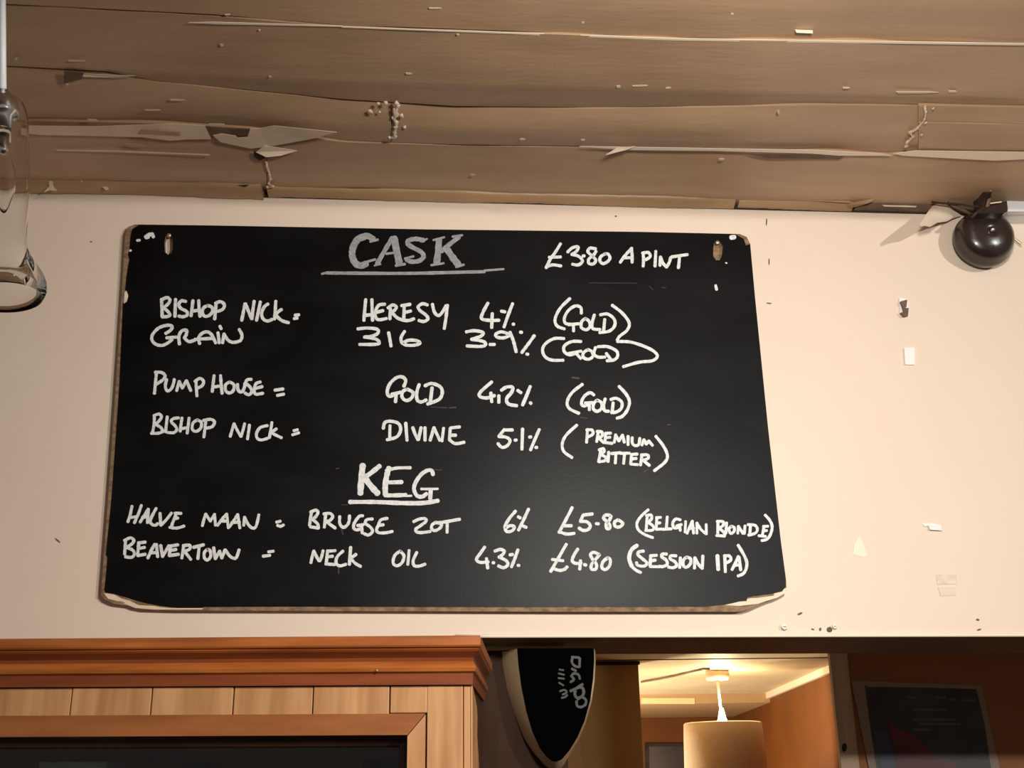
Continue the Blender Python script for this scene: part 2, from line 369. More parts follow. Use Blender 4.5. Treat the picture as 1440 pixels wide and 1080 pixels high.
for pts in ([(165,249),(178,249),(173,253)], [(198,251),(235,251),(234,253),(215,253.5)], [(300,253),(350,260),(345,263),(318,258)]):
    wallpoly(pts, [-.036]*len(pts), 'dark', 'crack', ceil, .0006)

# ------------------------------------------------------------------ blackboard
BY = -.016                                   # front face
bb = empty('blackboard', W(620, 590, -.006)); tag(bb, 'large black menu board with rounded worn corners and white handwritten drink list', 'menu board')
core = [(176,330),(180,319),(190,315.5),(300,317),(600,322.5),(900,326),(1040,329),(1050,333),(1055,343),(1062,420),(1080,600),(1098,760),(1105.5,815),(1106,826),(1100,833),(1090,842),(1078,846),(1066,851),(1053,857),(1042,860),
        (800,860),(500,859),(250,858.5),(200,857),(184,852),(160,849),(147,843),(142,837),(143,820),(152,700),(163,540),(172,400)]
slotL = [(233,331),(237,327.5),(241,329),(243,334),(243,350),(241,356),(236,358),(231.5,354),(231,340)]
slotR = [(1004,341),(1009,337.5),(1014,340),(1017,345),(1016,358),(1012,366),(1007,366),(1003,360),(1003,350)]
bcore = plate('board_core', [W(x, y, BY+.0012) for x, y in core], (0, .009, 0), 'fibre', bb, [[W(x, y, BY+.0012) for x, y in s] for s in (slotL, slotR)])  # brown rim at left and bottom doubles as the board's painted shadow
lab(bcore, 'brown fibreboard core, bare at the chipped edges and painting the board shadow at left and bottom')
face = [(183.5,333),(186,322),(196,316),(300,317),(600,322.5),(900,326),(1034,329),(1046,336),(1049,345),(1055,343),(1062,420),(1080,600),(1098,760),(1105,815),(1105,826),(1099,831),(1085,835),(1060,838),(1051,840),(1050,844),(1038,846),(1020,850),(990,853),
        (700,853.5),(400,853),(286,853.5),(285,855),(250,855),(225,852),(205,848),(190,844),(178,840),(160,835),(148,833),(147,829),(150,800),(151,784),(149,780),(157,700),(168,540),(173,425),(178,424),(180,416),(178,409),(176,408),(178,388),(180,375),(182,365),(180,358),(182,352)]
fsmooth = face
bface = plate('painted_face', [W(x, y, BY) for x, y in face], (0, .0011, 0), 'board', bb, [[W(x, y, BY) for x, y in s] for s in (slotL, slotR)])
lab(bface, 'matt black writing surface with faint chalk dust')
def ragged(pts, m, th, y, name, label=None):
    o = wallpoly(pts, [y+random.uniform(-.0006, .0006) for _ in pts], m, name, bb, th)
    if label: lab(o, label)
    return o
ragged([(146,834),(160,836),(172,842),(183,845),(195,851),(215,852),(226,854),(240,855),(286,855),(284,857),(215,857),(190,855),(168,846),(152,842)], 'flake', .0006, BY+.0008, 'chipped_edge', 'pale torn fibres along the bottom left corner')
ragged([(1019,851),(1040,846),(1050,845.5),(1051,841),(1085,835.5),(1100,832),(1105,824),(1104,834),(1094,840),(1088,842),(1078,845),(1066,849),(1040,852)], 'flake', .0006, BY+.0008, 'chipped_edge', 'pale torn fibres along the bottom right corner')
ragged([(175,411),(178,409),(180.5,416),(178,424),(174,427)], 'paper', .0006, BY-.0005, 'chipped_edge', 'small pale chip on the left edge')
# keyhole screws seen in the slots
for cx, cy in ((238,331.5),(1008.5,341.5)):
    c = W(cx, cy, BY+.004)
    v, f = lathe([(0,-.0042),(.0030,-.0040),(.0045,-.0028),(.0048,-.001),(.0048,0),(.0022,.0005),(.0022,.011)], c, Vector((0,1,0)), 20)
    lab(link('screw', v, f, 'brass', bb, True), 'dull brass screw in the hanging slot')
for sl in (slotL, slotR):                     # inside face of the slots seen at their right side
    s = [W(x, y, BY+.008) for x, y in sl]
    if sl is slotR: plate('slot_backing', s, (0, .001, 0), 'fibre', bb)

# --- handwriting: strokes read in enlarged crops of the board (ox, oy, scale)
def catmull(P, k=5):
    if len(P) < 3: return P
    out = []
    Q = [P[0]+(P[0]-P[1])*.3] + P + [P[-1]+(P[-1]-P[-2])*.3]
    for i in range(1, len(Q)-2):
        p0, p1, p2, p3_ = Q[i-1], Q[i], Q[i+1], Q[i+2]
        for j in range(k):
            t = j/k
            out.append(.5*((2*p1)+(p2-p0)*t+(2*p0-5*p1+4*p2-p3_)*t*t+(3*p1-3*p2+p3_-p0)*t**3))
    out.append(P[-1]); return out
sk = [0]
def ribbon(P, w):
    """flat stroke with round ends; P in picture px on the board plane"""
    P = catmull([Vector(p) for p in P]); sk[0] += 1
    y = BY-.0003-.000015*(sk[0] % 40)
    L = []; Rr = []
    for i, p in enumerate(P):
        d = (P[min(i+1, len(P)-1)]-P[max(i-1, 0)])
        if d.length < 1e-6: d = Vector((1, 0))
        d.normalize(); n = Vector((-d.y, d.x)); ww = w*.5*(1+random.uniform(-.10, .10))
        L.append(p+n*ww); Rr.append(p-n*ww)
    d0 = (P[1]-P[0]).normalized() if len(P) > 1 else Vector((1,0)); d1 = (P[-1]-P[-2]).normalized() if len(P) > 1 else d0
    poly = []; faces = []
    pts = []
    for l, r in zip(L, Rr): pts += [l, r]
    for i in range(len(L)-1): faces.append((2*i, 2*i+1, 2*i+3, 2*i+2))
    for (c, d, s) in ((P[0], -d0, 0), (P[-1], d1, 1)):
        n = Vector((-d.y, d.x)); k = len(pts); pts.append(c)
        for j in range(7):
            a = -math.pi/2+math.pi*j/6; pts.append(c+(d*math.cos(a)*.8+n*math.sin(a))*w*.5)
        for j in range(6): faces.append((k, k+1+j, k+2+j))
    V = [W(p.x, p.y, y) for p in pts]
    return V, faces
def writing(ox, oy, s, w, txt, m='chalk', label=None, name='chalk_writing', parent=None):
    parts = []
    for line in txt.replace('\n', '|').split('|'):
        line = line.strip()
        if not line: continue
        ww = w
        if line[0] == '@': q, line = line[1:].split(' ', 1); ww = float(q)
        P = [tuple(float(a) for a in t.split(',')) for t in line.split()]
        P = [(ox+x/s, oy+y/s) for x, y in P]
        if len(P) == 1: P = [P[0], (P[0][0]+.8, P[0][1]+.2)]
        parts.append(ribbon(P, ww/s*1.08))
    boxes = []
    for v, f in parts:
        xs = [q.x for q in v]; zs = [q.z for q in v]; boxes.append([min(xs), max(xs), min(zs), max(zs), [(v, f)]])
    g = .0075; done = False
    while not done:                                    # strokes that stand close together make one word
        done = True
        for a in range(len(boxes)):
            for b in range(a+1, len(boxes)):
                A, B = boxes[a], boxes[b]
                if A[0]-g < B[1] and B[0]-g < A[1] and A[2]-g < B[3] and B[2]-g < A[3]:
                    boxes[a] = [min(A[0],B[0]), max(A[1],B[1]), min(A[2],B[2]), max(A[3],B[3]), A[4]+B[4]]; boxes.pop(b); done = False; break
            if not done: break
    for bx_ in boxes:
        v, f = merge(bx_[4]); me = bpy.data.meshes.new(name); me.from_pydata([tuple(q) for q in v], [], f); me.materials.append(M[m])
        o = bpy.data.objects.new(name, me); COL.objects.link(o); p = parent or bb; o.parent = p; o.matrix_parent_inverse = p.matrix_basis.inverted()
        if label: lab(o, label)
    return o
k55 = 1440/260
writing(200,400,k55,23,'''150,115 153,180 155,250|148,122 190,102 215,118 203,150 160,185|165,182 200,210 215,238 195,250 155,252|260,115 257,180 255,250
340,132 305,128 285,155 300,185 345,210 350,238 315,252 285,246|395,125 388,185 380,245|440,125 443,190 450,250|385,208 450,200
508,165 478,182 468,220 485,247 520,242 548,210 540,175 508,165|575,145 570,210 564,270|570,147 610,134 640,158 625,195 572,213
800,150 788,215 775,280|805,150 830,215 852,268|855,268 862,200 872,130|920,135 905,210 890,280|980,152 950,175 930,225 942,268 975,285 1012,272
1040,130 1036,200 1030,270|1085,195 1060,212 1038,236|1040,240 1085,280 1140,298|1190,240 1220,236|1183,266 1208,262''', label='first listed name at top left of the board')
writing(200,400,k55,23,'''182,382 222,355 232,326 195,318 130,338 82,388 76,432 105,465 155,475 200,455 232,430|190,416 265,410
290,465 285,405 308,362 345,358 342,392 328,415|328,415 362,445 408,434|447,462 440,415 470,378 512,370 545,398 572,456|410,428 470,424 550,420
590,375 600,456|605,325 615,345|637,385 626,455|637,385 665,430 700,450 742,446 770,430 776,392 755,350''', label='second listed name in looping letters')
writing(440,320,1440/280,40,'''@44 372,66 325,85 292,140 284,200 305,255 345,275 385,262|@42 365,64 400,62 435,84|@16 415,102 470,87|@16 395,246 452,230
@30 575,75 520,165 465,262|@46 588,78 605,165 625,258|@16 530,190 592,181|@18 600,275 665,264|@12 445,275 490,264
@30 800,92 745,82 695,92 686,118 725,145 785,178 800,212 765,242 710,246 678,232|@15 665,224 728,208|@13 780,102 826,82
@44 912,92 905,180 895,255|@15 872,90 950,70|@15 855,272 946,258|@30 1055,70 990,120 930,172|@15 1010,66 1080,55|@44 962,145 1010,215 1052,268|@15 1035,286 1092,268''', 'chalkgrey', 'large grey heading in serif capitals at the top')
writing(440,320,1440/280,20,'@14 65,335 100,326|@22 100,328 300,330 700,331 1100,322 1240,319|@14 1240,311 1380,300', 'chalkgrey', 'grey underline beneath the top heading', 'chalk_underline')
writing(740,320,4.5,18,'''217,102 188,150 150,205 126,255|145,188 218,186|130,246 170,236 220,243|262,155 292,128 328,122 318,150 288,170|288,170 332,182 356,212 330,236 292,232|358,180 368,179
440,135 404,130 390,152 415,178 440,205 425,230 397,226 396,200 425,175 442,150|500,166 472,184 466,210 486,228 514,216 530,192 518,168 500,166|595,220 625,178 668,130|665,132 670,175 670,220|622,192 668,190
740,160 742,200 740,245|735,162 772,158 785,182 762,200 740,206|820,150 815,245|850,185 846,240|850,187 865,225 888,250|888,250 905,222 914,190|920,186 970,178 1020,171|970,180 967,220 963,255''', label='price for a pint at top right')
writing(490,400,5.76,24,'''140,122 132,205 125,292|190,122 192,205 195,292|130,250 195,245|295,160 250,166 225,200 216,248 240,285 308,276|225,226 280,212|340,195 335,280|320,190 358,166 388,182 372,210 345,225|350,225 395,270 445,290
452,172 450,225 448,280|430,172 500,161|450,228 505,215|440,290 488,292 530,278|640,166 600,156 565,180 578,210 628,248 644,278 612,300 570,292|680,160 697,225 728,252 760,225 790,172|802,168 790,270 776,358''', label='drink name on the first row')
writing(490,400,5.76,24,'''1130,150 1090,225 1078,275 1130,290 1220,290|1165,235 1160,350|1238,216 1268,222|1330,155 1295,245 1260,345|1332,322 1340,322''', label='strength figure on the first row')
writing(490,400,5.76,24,'''75,360 150,353 230,362 240,392 195,418 128,426|128,426 215,440 248,465 228,484 90,486|325,390 335,440 345,500|455,380 428,425 430,465 465,490 535,492 580,475 550,455 490,452 445,470''', label='number on the second row')
writing(640,400,4.8,20,'''75,320 130,312 190,325 172,350 110,370|110,370 188,384 206,404 178,418 80,415|235,405 266,405|370,338 315,320 275,335 285,356 330,360 372,342|370,322 393,380 412,455|535,345 495,400 450,460|440,322 450,323|483,470 492,471''', label='strength figure on the second row')
writing(640,400,4.8,19,'''775,95 710,160 675,232 688,280 738,300|852,195 848,156 812,145 765,175 738,225 745,262 788,270|765,272 835,265|798,270 800,315|880,230 855,250 852,290 885,306 910,285 905,250 880,230|940,205 925,260 930,298 978,304|1010,235 1002,318|980,205 1030,200 1074,235 1076,280 1040,315 975,325
1060,140 1130,195 1175,260 1160,310 1112,348 1094,376''', label='bracketed colour word on the first row')
writing(640,400,4.8,19,'''735,365 670,365 612,398 590,440 605,485 650,510 730,512|850,385 790,385 740,412 735,450 768,475 805,468|768,465 850,450|815,462 848,500|895,440 866,462 866,492 900,505 930,485 922,452 895,440|948,425 937,468 965,490 1012,490|1020,465 1050,505|965,420 1030,420 1090,450 1095,488 1070,510 1025,515
1095,385 1180,388 1270,415 1340,450 1365,485 1330,515 1240,525 1135,555''', label='bracketed colour word on the second row')
writing(200,510,k55,22,'''110,85 103,160 95,240|100,75 150,76 178,102 158,136 105,170|190,130 180,185 196,220 225,205 243,165 250,130|268,218 288,145|288,145 312,198|312,198 345,140|345,140 378,218|418,140 422,200 426,260|410,146 450,122 478,146 465,180 425,200
560,100 552,165 545,225|610,100 615,170 622,240|550,190 620,180|680,150 650,172 650,218 680,236 710,215 714,172 680,150|742,168 748,215 775,228 795,195 800,160|850,130 820,132 808,158 840,190 854,225 830,250 800,236|920,150 885,165 872,215 885,245 940,238|885,200 935,186|1032,214 1098,205|1052,255 1103,245''', label='third listed name in capitals')
writing(200,510,k55,21,'''95,415 92,480 80,548|90,413 130,400 150,422 130,455 102,480|102,480 145,505 160,533|70,550 120,550 165,536|195,420 188,480 182,540|285,430 242,436 226,460 255,490 270,520 245,545 195,543|310,430 302,480 296,535|365,430 358,490 350,550|300,515 355,505
430,445 396,470 390,518 420,535 455,510 460,466 430,445|495,455 488,515 480,580|475,450 530,441 563,460 545,498 500,510|715,475 700,525 685,575|715,475 742,530 768,575|770,575 785,525 798,475|835,485 828,540 820,595|975,490 920,505 890,550 896,588 925,602 975,590|1010,465 1000,530 990,585|1045,515 1005,545|1005,545 1045,566 1085,585|1180,530 1210,522|1170,562 1220,546''', label='fourth listed name in capitals')
writing(520,510,k55,24,'''265,185 280,140 255,112 210,116 160,160 136,220 150,262 195,250|170,247 240,231|207,245 200,305|290,206 256,226 252,270 285,295 325,275 336,232 290,206|385,170 366,230 370,290 400,306 440,290|485,195 472,305|430,180 480,162 545,185 565,230 540,285 450,322''', label='drink name on the third row')
writing(520,510,k55,24,'''950,150 865,225 856,262 910,275 972,256|943,235 950,305|1005,257 1005,310|1025,215 1065,190 1112,192 1105,230 1066,280 1080,322 1145,335|1152,216 1178,234|1250,185 1222,255 1190,330|1250,312 1256,318''', label='strength figure on the third row')
writing(520,510,k55,23,'''157,490 155,600|105,512 118,466 165,456 225,475 240,525 210,578 135,600|280,470 290,605|335,505 352,555 375,600|378,600 400,505|430,505 430,605|470,605 500,505|500,505 545,605|562,610 575,510|627,512 620,598|630,508 700,500|630,565 670,565|620,600 665,630 735,620''', label='drink name on the fourth row')
writing(520,510,k55,23,'''1050,524 1112,524|1048,520 1005,575|1005,575 1060,580 1092,605 1072,645 1030,660 998,630|1130,604 1142,602|1190,515 1185,675|1243,580 1256,578|1320,520 1285,600 1252,680|1292,660 1302,660''', label='strength figure on the fourth row')
writing(680,520,1440/280,21,'''715,105 640,165 605,230 620,280 690,315|798,182 770,166 730,190 708,235 722,262 758,252|735,240 790,238|765,245 765,290|820,220 796,245 795,285 825,300 855,275 850,235 820,220|880,210 868,255 875,294 905,300|937,238 930,308|920,215 960,206 1000,235 995,280 960,305 925,310|980,120 1030,175 1055,230 1040,290 1005,335 965,350''', label='bracketed colour word on the third row')
writing(680,520,1440/280,20,'''675,400 600,470 570,530 580,590 640,635|1245,480 1300,550 1330,620 1310,670 1235,730
752,430 745,525|745,435 785,436 790,465 755,486|830,450 818,520|820,446 855,450 856,480 826,492|830,490 868,526|882,465 878,525|880,460 920,458|880,492 915,488|872,526 930,532|945,525 955,470|955,470 978,515|978,515 1005,472|1005,472 1018,525|1045,480 1045,542|1075,490 1076,530 1095,548 1122,540 1130,495|1145,545 1160,505|1160,505 1177,538|1177,538 1195,515|1195,515 1222,547
850,572 832,665|835,580 865,570 872,592 842,612|842,612 880,630 882,655 835,665|905,595 900,665|925,606 990,600|957,605 953,675|990,604 1055,603|1020,605 1013,678|1070,610 1064,680|1070,612 1112,610|1068,645 1105,641|1065,682 1115,686|1145,620 1135,690|1140,616 1186,616 1190,640 1150,656|1155,656 1200,692''', label='bracketed two-line description on the fourth row')
writing(470,640,1440/210,34,'''@54 275,98 262,220 252,368|@42 438,105 370,160 305,208|@56 305,235 360,305 418,368|@48 528,125 506,200 492,300 494,380|@28 500,150 600,125 735,122|@36 535,263 652,260|@36 490,388 580,388 690,384|@18 690,394 745,392
@34 952,188 942,152 900,147 835,190 782,270 770,335 800,392 850,400 890,372|@22 838,326 900,327 998,325|@40 930,340 926,415''', label='large white heading in the lower part of the board')
writing(470,640,1440/210,38,'150,452 400,452 650,462 850,462 1000,440', label='thick white underline beneath the lower heading', name='chalk_underline')
writing(160,700,k55,21,'''142,65 128,130 110,188|215,58 190,130 160,195|120,155 185,146|205,190 240,135 268,88|270,88 262,195|222,152 265,150|330,82 292,155 286,195 318,215 345,200|360,120 366,215|366,215 410,170 450,118|488,122 470,165 450,218|475,120 525,121|467,166 500,157|435,230 490,236 548,220
690,218 702,170 716,126|716,126 752,182|752,182 785,128|785,128 792,215|808,215 845,165 880,126|880,126 892,235|832,182 888,180|902,225 940,170 965,130|965,130 982,236|918,192 980,190|1012,215 1018,150|1018,150 1045,205 1078,235 1108,222 1130,132|1267,190 1298,182|1275,215 1300,222 1322,211''', label='fifth listed name in capitals')
writing(160,700,k55,22,'''92,330 88,385 85,440|82,332 130,312 156,332 140,360 100,386|100,386 148,408 160,438 140,463 90,460|195,348 190,400 185,446|190,352 246,345|190,396 240,386|185,450 246,440|265,470 290,415 318,362|332,362 342,460|285,430 340,426|365,370 380,458|380,458 430,372|442,378 432,445|440,376 500,366|436,412 486,402|430,450 505,440
545,372 530,470|540,372 590,370 590,400 550,416|550,416 600,480|620,386 700,366|665,380 655,475|730,402 706,425 706,468 730,485 755,455 750,412 730,402|778,388 790,475|790,475 825,415|825,415 842,470|842,470 866,405|868,405 900,450 930,470 955,465 976,405|1205,421 1243,416|1162,455 1216,448''', label='sixth listed name in capitals')
writing(420,700,k55,22,'''100,110 92,160 85,215|92,112 135,96 150,116 130,150 102,170|108,170 145,200 155,234|90,226 155,236|210,128 200,230|195,126 245,122 265,146 245,175 212,186|215,186 285,236|320,145 320,200 345,230 375,216 392,185 396,140|500,140 470,146 432,200 430,238 455,250 482,240|458,216 505,208|490,215 495,275|575,165 532,170 520,198 560,230 575,262 545,290 510,280|690,160 640,172 620,215 606,250 625,272 680,272 730,262|622,215 660,210
895,186 940,166 985,162 990,185 945,220 912,245 920,266 960,271 1025,262|1070,190 1040,210 1036,240 1060,256 1098,238 1112,208 1070,190|1075,196 1150,186 1255,167|1157,190 1156,270''', label='drink name on the first lower row')
writing(420,700,k55,22,'''95,506 105,460 118,414|118,414 140,460 160,492|165,492 180,455 190,412|225,412 215,510|225,416 285,412|220,460 265,455|210,515 280,520|345,415 300,460 292,508 320,530 368,518|405,385 395,520|447,440 405,472|405,472 440,510 483,535|790,415 748,450 736,508 765,530 805,505 820,452 790,415|860,410 850,520|920,425 892,488 900,528 940,532 985,517''', label='drink name on the second lower row')
writing(660,700,6,25,'''390,112 335,178 300,245 318,285 362,277 380,245 345,235 312,252|412,160 430,170|500,95 458,185 415,273|456,240 480,250''', label='strength figure on the first lower row')
writing(660,700,6,25,'''868,82 820,175 757,293|790,236 862,236|760,286 820,306 885,300|960,146 1038,136|958,150 937,200|937,200 990,202 1020,235 1002,268 960,275 925,255|1070,218 1090,220|1190,150 1152,145 1132,170 1160,200 1186,230 1182,260 1160,256 1155,222 1182,188 1196,155|1255,186 1226,205 1230,240 1268,246 1295,215 1255,186''', label='price on the first lower row')
writing(660,700,6,25,'''130,415 92,470 60,520 92,545 160,541|145,512 155,594|198,548 208,548|215,450 260,436 295,450 280,480 250,500|250,500 310,530 325,564 290,590 245,575|342,482 366,478|410,438 385,510 355,583|410,570 420,571''', label='strength figure on the second lower row')
writing(660,700,6,25,'''818,392 765,485 722,560 686,622|700,520 790,531|700,592 755,612 800,605 826,582|915,432 882,485 868,530 895,553 945,550|938,530 931,603|970,563 985,568|1095,478 1050,460 1022,480 1040,518 1072,560 1068,600 1032,602 1030,565 1060,525 1098,482|1168,505 1128,540 1118,588 1148,606 1182,575 1190,525 1168,505''', label='price on the second lower row')
writing(870,700,6,22,'''250,100 195,150 155,210 165,268 220,310 288,336|242,152 232,270|232,150 274,146 276,180 246,205|246,205 293,242 285,273 226,276|322,168 316,264|316,168 355,165|316,216 350,211|316,266 365,264|410,160 402,262|366,266 445,262|520,186 480,180 456,215 468,254 506,250|488,238 530,226|514,236 520,276|565,200 560,290|577,300 600,245 622,196|622,196 632,300|590,262 635,256|660,300 660,212|660,212 695,268 740,305|740,305 738,225
838,198 836,312|830,200 880,201 880,235 846,255|846,255 885,288 896,314|825,318 895,323|910,210 905,300|950,240 930,265 945,300 973,285 975,252 950,240|1010,240 1005,300|1010,240 1050,302|1060,302 1066,236|1112,238 1106,310|1090,226 1150,232 1170,268 1150,300 1095,315|1226,242 1212,318|1220,241 1260,240|1216,281 1250,276|1182,320 1240,326|1235,145 1275,190 1295,245 1280,310 1250,350 1207,361''', label='bracketed description on the first lower row')
writing(870,700,6,24,'''@30 155,402 108,440 88,510 110,578|110,578 145,610 186,630|210,450 172,456 162,480 205,518 238,550 215,576 162,570 150,546|270,488 265,575|266,490 320,485|266,532 310,526|266,580 340,582|405,475 368,476 365,500 400,525 410,560 375,580 342,578|485,490 440,490 436,516 475,540 490,570 460,590 420,585|520,505 515,590|575,500 546,525 546,574 575,585 605,555 606,515 575,500|640,595 642,505|642,505 672,560 706,596|706,596 710,490
@30 833,488 840,605|895,490 900,625|890,490 935,492 946,525 906,550|957,606 985,550 1010,495|1015,500 1030,610|972,570 1025,566|1008,400 1050,470 1080,540 1075,600 1050,640 1007,660''', label='bracketed description on the second lower row')
# scraps and dust on the board
writing(120,300,7.2,30,'@38 612,240 645,218 680,212|@30 615,248 640,240|@30 680,215 690,240|@24 525,275 550,272|@20 452,378 462,376', label='white scrap of tape near the top left corner', name='tape_scrap')
writing(940,300,7.2,44,'@44 635,245 668,240|@26 478,730 488,772|@12 580,500 592,505', label='white scraps near the top right corner', name='tape_scrap')
writing(740,320,4.5,5,'@6 780,372 800,392|@5 860,378 885,382|@4 400,350 700,352', 'smear', name='chalk_smear')
writing(680,520,1440/280,6,'@10 640,55 690,62|@5 700,345 750,350|@5 1160,740 1190,720|@6 1330,400 1350,395', 'greyprint', name='chalk_smear')
writing(470,640,1440/210,6,'@8 18,130 45,128|@5 960,140 1040,145|@5 70,480 130,478', 'greyprint', name='chalk_smear')
writing(520,510,k55,5,'@5 480,345 600,352|@9 620,352 670,348', 'greyprint', name='chalk_smear')
writing(420,700,k55,6,'@12 335,245 345,285|@9 310,545 312,590', 'smear', name='chalk_smear')

# ------------------------------------------------------------------ alarm bell
bc = W(1375, 345, 0)
bell = empty('alarm_bell', bc); tag(bell, 'round dark brown alarm bell high on the cream wall under the ceiling', 'bell')
v, f = lathe([(0,0),(.050,0),(.052,-.004),(.050,-.010),(.030,-.012),(0,-.012)], bc, Vector((0,1,0)), 40); lab(link('backplate', v, f, 'bell', bell, True), 'round dark mounting plate')
gp = [(.0545,-.010),(.0555,-.012),(.0575,-.013),(.058,-.020),(.0565,-.024),(.0545,-.027),(.0535,-.031),(.050,-.038),(.042,-.0435),(.030,-.047),(.016,-.049),(0,-.0495)]
gp = [(r, h*1.35) for r, h in gp]
v, f = lathe(gp + [(0,-.063),(.030,-.059),(.048,-.048),(.053,-.018)], bc, Vector((0,1,0)), 64); g = link('gong', v, f, 'bell', bell, True); lab(g, 'glossy domed gong with a rolled rim')
v, f = lathe([(.0042,-.066),(.0042,-.0700),(.003,-.0715),(0,-.072)], bc, Vector((0,1,0)), 12); lab(link('nut', v, f, 'steel', bell, True), 'small bright centre screw')
for a, b in ((-.012,-.026),(.010,-.027),(-.002,-.033)):
    v, f = lathe([(.0035,-.0605),(.0028,-.0635),(.0016,-.0625),(0,-.062)], bc+Vector((a,0,b)), Vector((0,1,0)), 12); link('rivet', v, f, 'bell', bell, True)
v, f = tube([W(1422,332,-.020), W(1436,343,-.024)], .0022); link('clapper_rod', v, f, 'brass', bell)
# bracket housing above the bell
hs = [W(x, y, -.085) for x, y in ((1381,265),(1388,259),(1396,256),(1406,258),(1414,262),(1407,267),(1400,268),(1394,271),(1393,283),(1400,286),(1416,283),(1417,297),(1412,300),(1374,300),(1372,298),(1379,293),(1384,284),(1383,272))]
lab(plate('bracket', hs, (0, .045, 0), 'bell', bell), 'dark bracket and striker housing above the gong')
o = plate('bracket_arm', [W(x, y, -.089) for x, y in ((1389,280),(1394,278),(1391,290),(1386,291))], (0, .003, 0), 'tornbrown', bell)
v, f = tube([W(1392,268,-.091), W(1398,264,-.091)], .0018); link('screw', v, f, 'steel', bell)
v, f = tube([W(1406,264,-.091), W(1414,260,-.091)], .0022); link('screw', v, f, 'steel', bell)
v, f = tube([W(1392,286,-.091), W(1408,284,-.091)], .0018); link('terminal', v, f, 'brass', bell)

# wires from the corner to the bell
v, f = tube([W(1310,284,-.045), W(1325,286,-.05), W(1345,287,-.055), W(1365,290,-.06), W(1380,291,-.07)], .0022); 
tag(link('cable', v, f, 'dark', None, True), 'dark cable running along the ceiling corner to the bell', 'cable')
v, f = tube([W(1334,284,-.05), W(1342,290,-.045), W(1356,296,-.04), W(1370,304,-.034)], .0034)
tag(link('cable', v, f, 'tornbrown', None, True), 'short brown cable drooping into the top of the bell', 'cable')
# white trunking
TD = -.052
tz = W(1425,281,TD).z; tb = W(1425,296,TD).z; tx = W(1417,288,TD).x
trk = empty('cable_trunking', (tx, 0, tb)); tag(trk, 'short run of white plastic cable trunking right of the bell', 'trunking')
v, f = box(tx, XR, TD, 0, tb, tz); o = link('channel', v, f, 'white', trk); bevel(o, .0012)
v, f = box(tx-.004, XR, TD-.002, TD+.012, tb-.003, tb+.001); link('cover_lip', v, f, 'white', trk)

# torn lining paper hanging by the bell
def sheet(rows, m, name, parent=None):
    """rows of (px, py, y) points, a curling sheet"""
    V = []; Fc = []; k = len(rows[0])
    for r in rows:
        for (x, y, d) in r: V.append(W(x, y, d))
    for i in range(len(rows)-1):
        for j in range(k-1): a = i*k+j; Fc.append((a, a+1, a+k+1, a+k))
    n = len(V); V2 = V+[p+Vector((0, .0008, 0)) for p in V]
    Fc2 = Fc+[tuple(i+n for i in q[::-1]) for q in Fc]
    o = link(name, V2, Fc2, m, parent); smooth_angle(o, 60); return o
pp = sheet([[(1314,286,-.012),(1319,284,-.018),(1325,285,-.02),(1331,281,-.022),(1336,286,-.02)],
            [(1306,296,-.040),(1312,294,-.042),(1320,294,-.036),(1328,292,-.030),(1340,295,-.020)],
            [(1298,308,-.068),(1306,305,-.062),(1316,303,-.048),(1328,302,-.034),(1352,303,-.014)],
            [(1292.5,316,-.082),(1299,316,-.074),(1310,312,-.056),(1322,309,-.036),(1340,307,-.016)],
            [(1295,319,-.084),(1300,317.5,-.078),(1308,319,-.062),(1318,313,-.040),(1332,311,-.018)]], 'paper', 'torn_paper')
tag(pp, 'torn flap of cream lining paper curling off the wall left of the bell', 'paper flap')
yl = wallpoly([(1308,281),(1330,279),(1338,283),(1320,285),(1312,286)], [-.03,-.035,-.03,-.03,-.03], 'ceil2', 'torn_paper'); tag(yl, 'small yellowed paper scrap tucked in the corner above the torn flap', 'paper scrap')

# ------------------------------------------------------------------ small things on the wall
def screwhead(px, py, r, label, m='screw', out=.007):
    c = W(px, py, 0)
    e = empty('wall_screw', c); tag(e, label, 'screw')
    v, f = lathe([(r*.45, .0), (r*.45,-out*.7),(r,-out*.75),(r,-out*.9),(r*.7,-out),(0,-out)], c, Vector((0,1,0)), 16); link('head', v, f, m, e, True)
    v, f = box(c.x-r*.6, c.x+r*.6, -out-.0003, -out+.0002, c.z-r*.12, c.z+r*.12); link('slot', v, f, 'dark', e)
    return e
screwhead(1102, 882, .0052, 'white screw near the wall bottom, below the board corner')
screwhead(1172.5, 881.5, .0040, 'smaller white screw right of the other one above the opening')
def hole(pts, label):
    o = wallpoly(pts, [-.0006]*len(pts), 'tornbrown', 'wall_mark', None, .0005); tag(o, label, 'hole'); return o
def blob(cx, cy, rx, ry, a=0, n=9):
    return [(cx+math.cos(a)*rx*math.cos(t)-math.sin(a)*ry*math.sin(t), cy+math.sin(a)*rx*math.cos(t)+math.cos(a)*ry*math.sin(t)) for t in [2*math.pi*i/n+random.uniform(-.1, .1) for i in range(n)]]
hole(blob(1125,863,4,1.6,-.4), 'small slanted gouge in the wall just right of the board corner')
hole(blob(1143,885,2.4,1.2,.3), 'tiny plug hole left of the smaller screw, leftmost of two')
hole(blob(1153.5,885,1.8,2.6,.2), 'tiny plug hole next to the smaller screw')
hole(blob(1166.5,885.5,4.2,4,0), 'round brown patch painted as the shadow of the smaller screw')  # brown disc painted in as the screw's cast shadow
hole(blob(1375,871.5,2.4,1.6,.2), 'small hole at lower right of the wall, upper of two')
hole(blob(1377,885.5,3.2,1.2,-.3), 'small slanted hole at lower right of the wall, lower of two')
hole(blob(1078,312,.9,5.5,.05), 'short upright scratch above and right of the board')
hole(blob(1081.5,368,1.0,5,0), 'short upright scratch right of the board, middle one')
hole(blob(1081.5,426.5,4,.9,.1), 'short level scratch right of the board, lowest one')
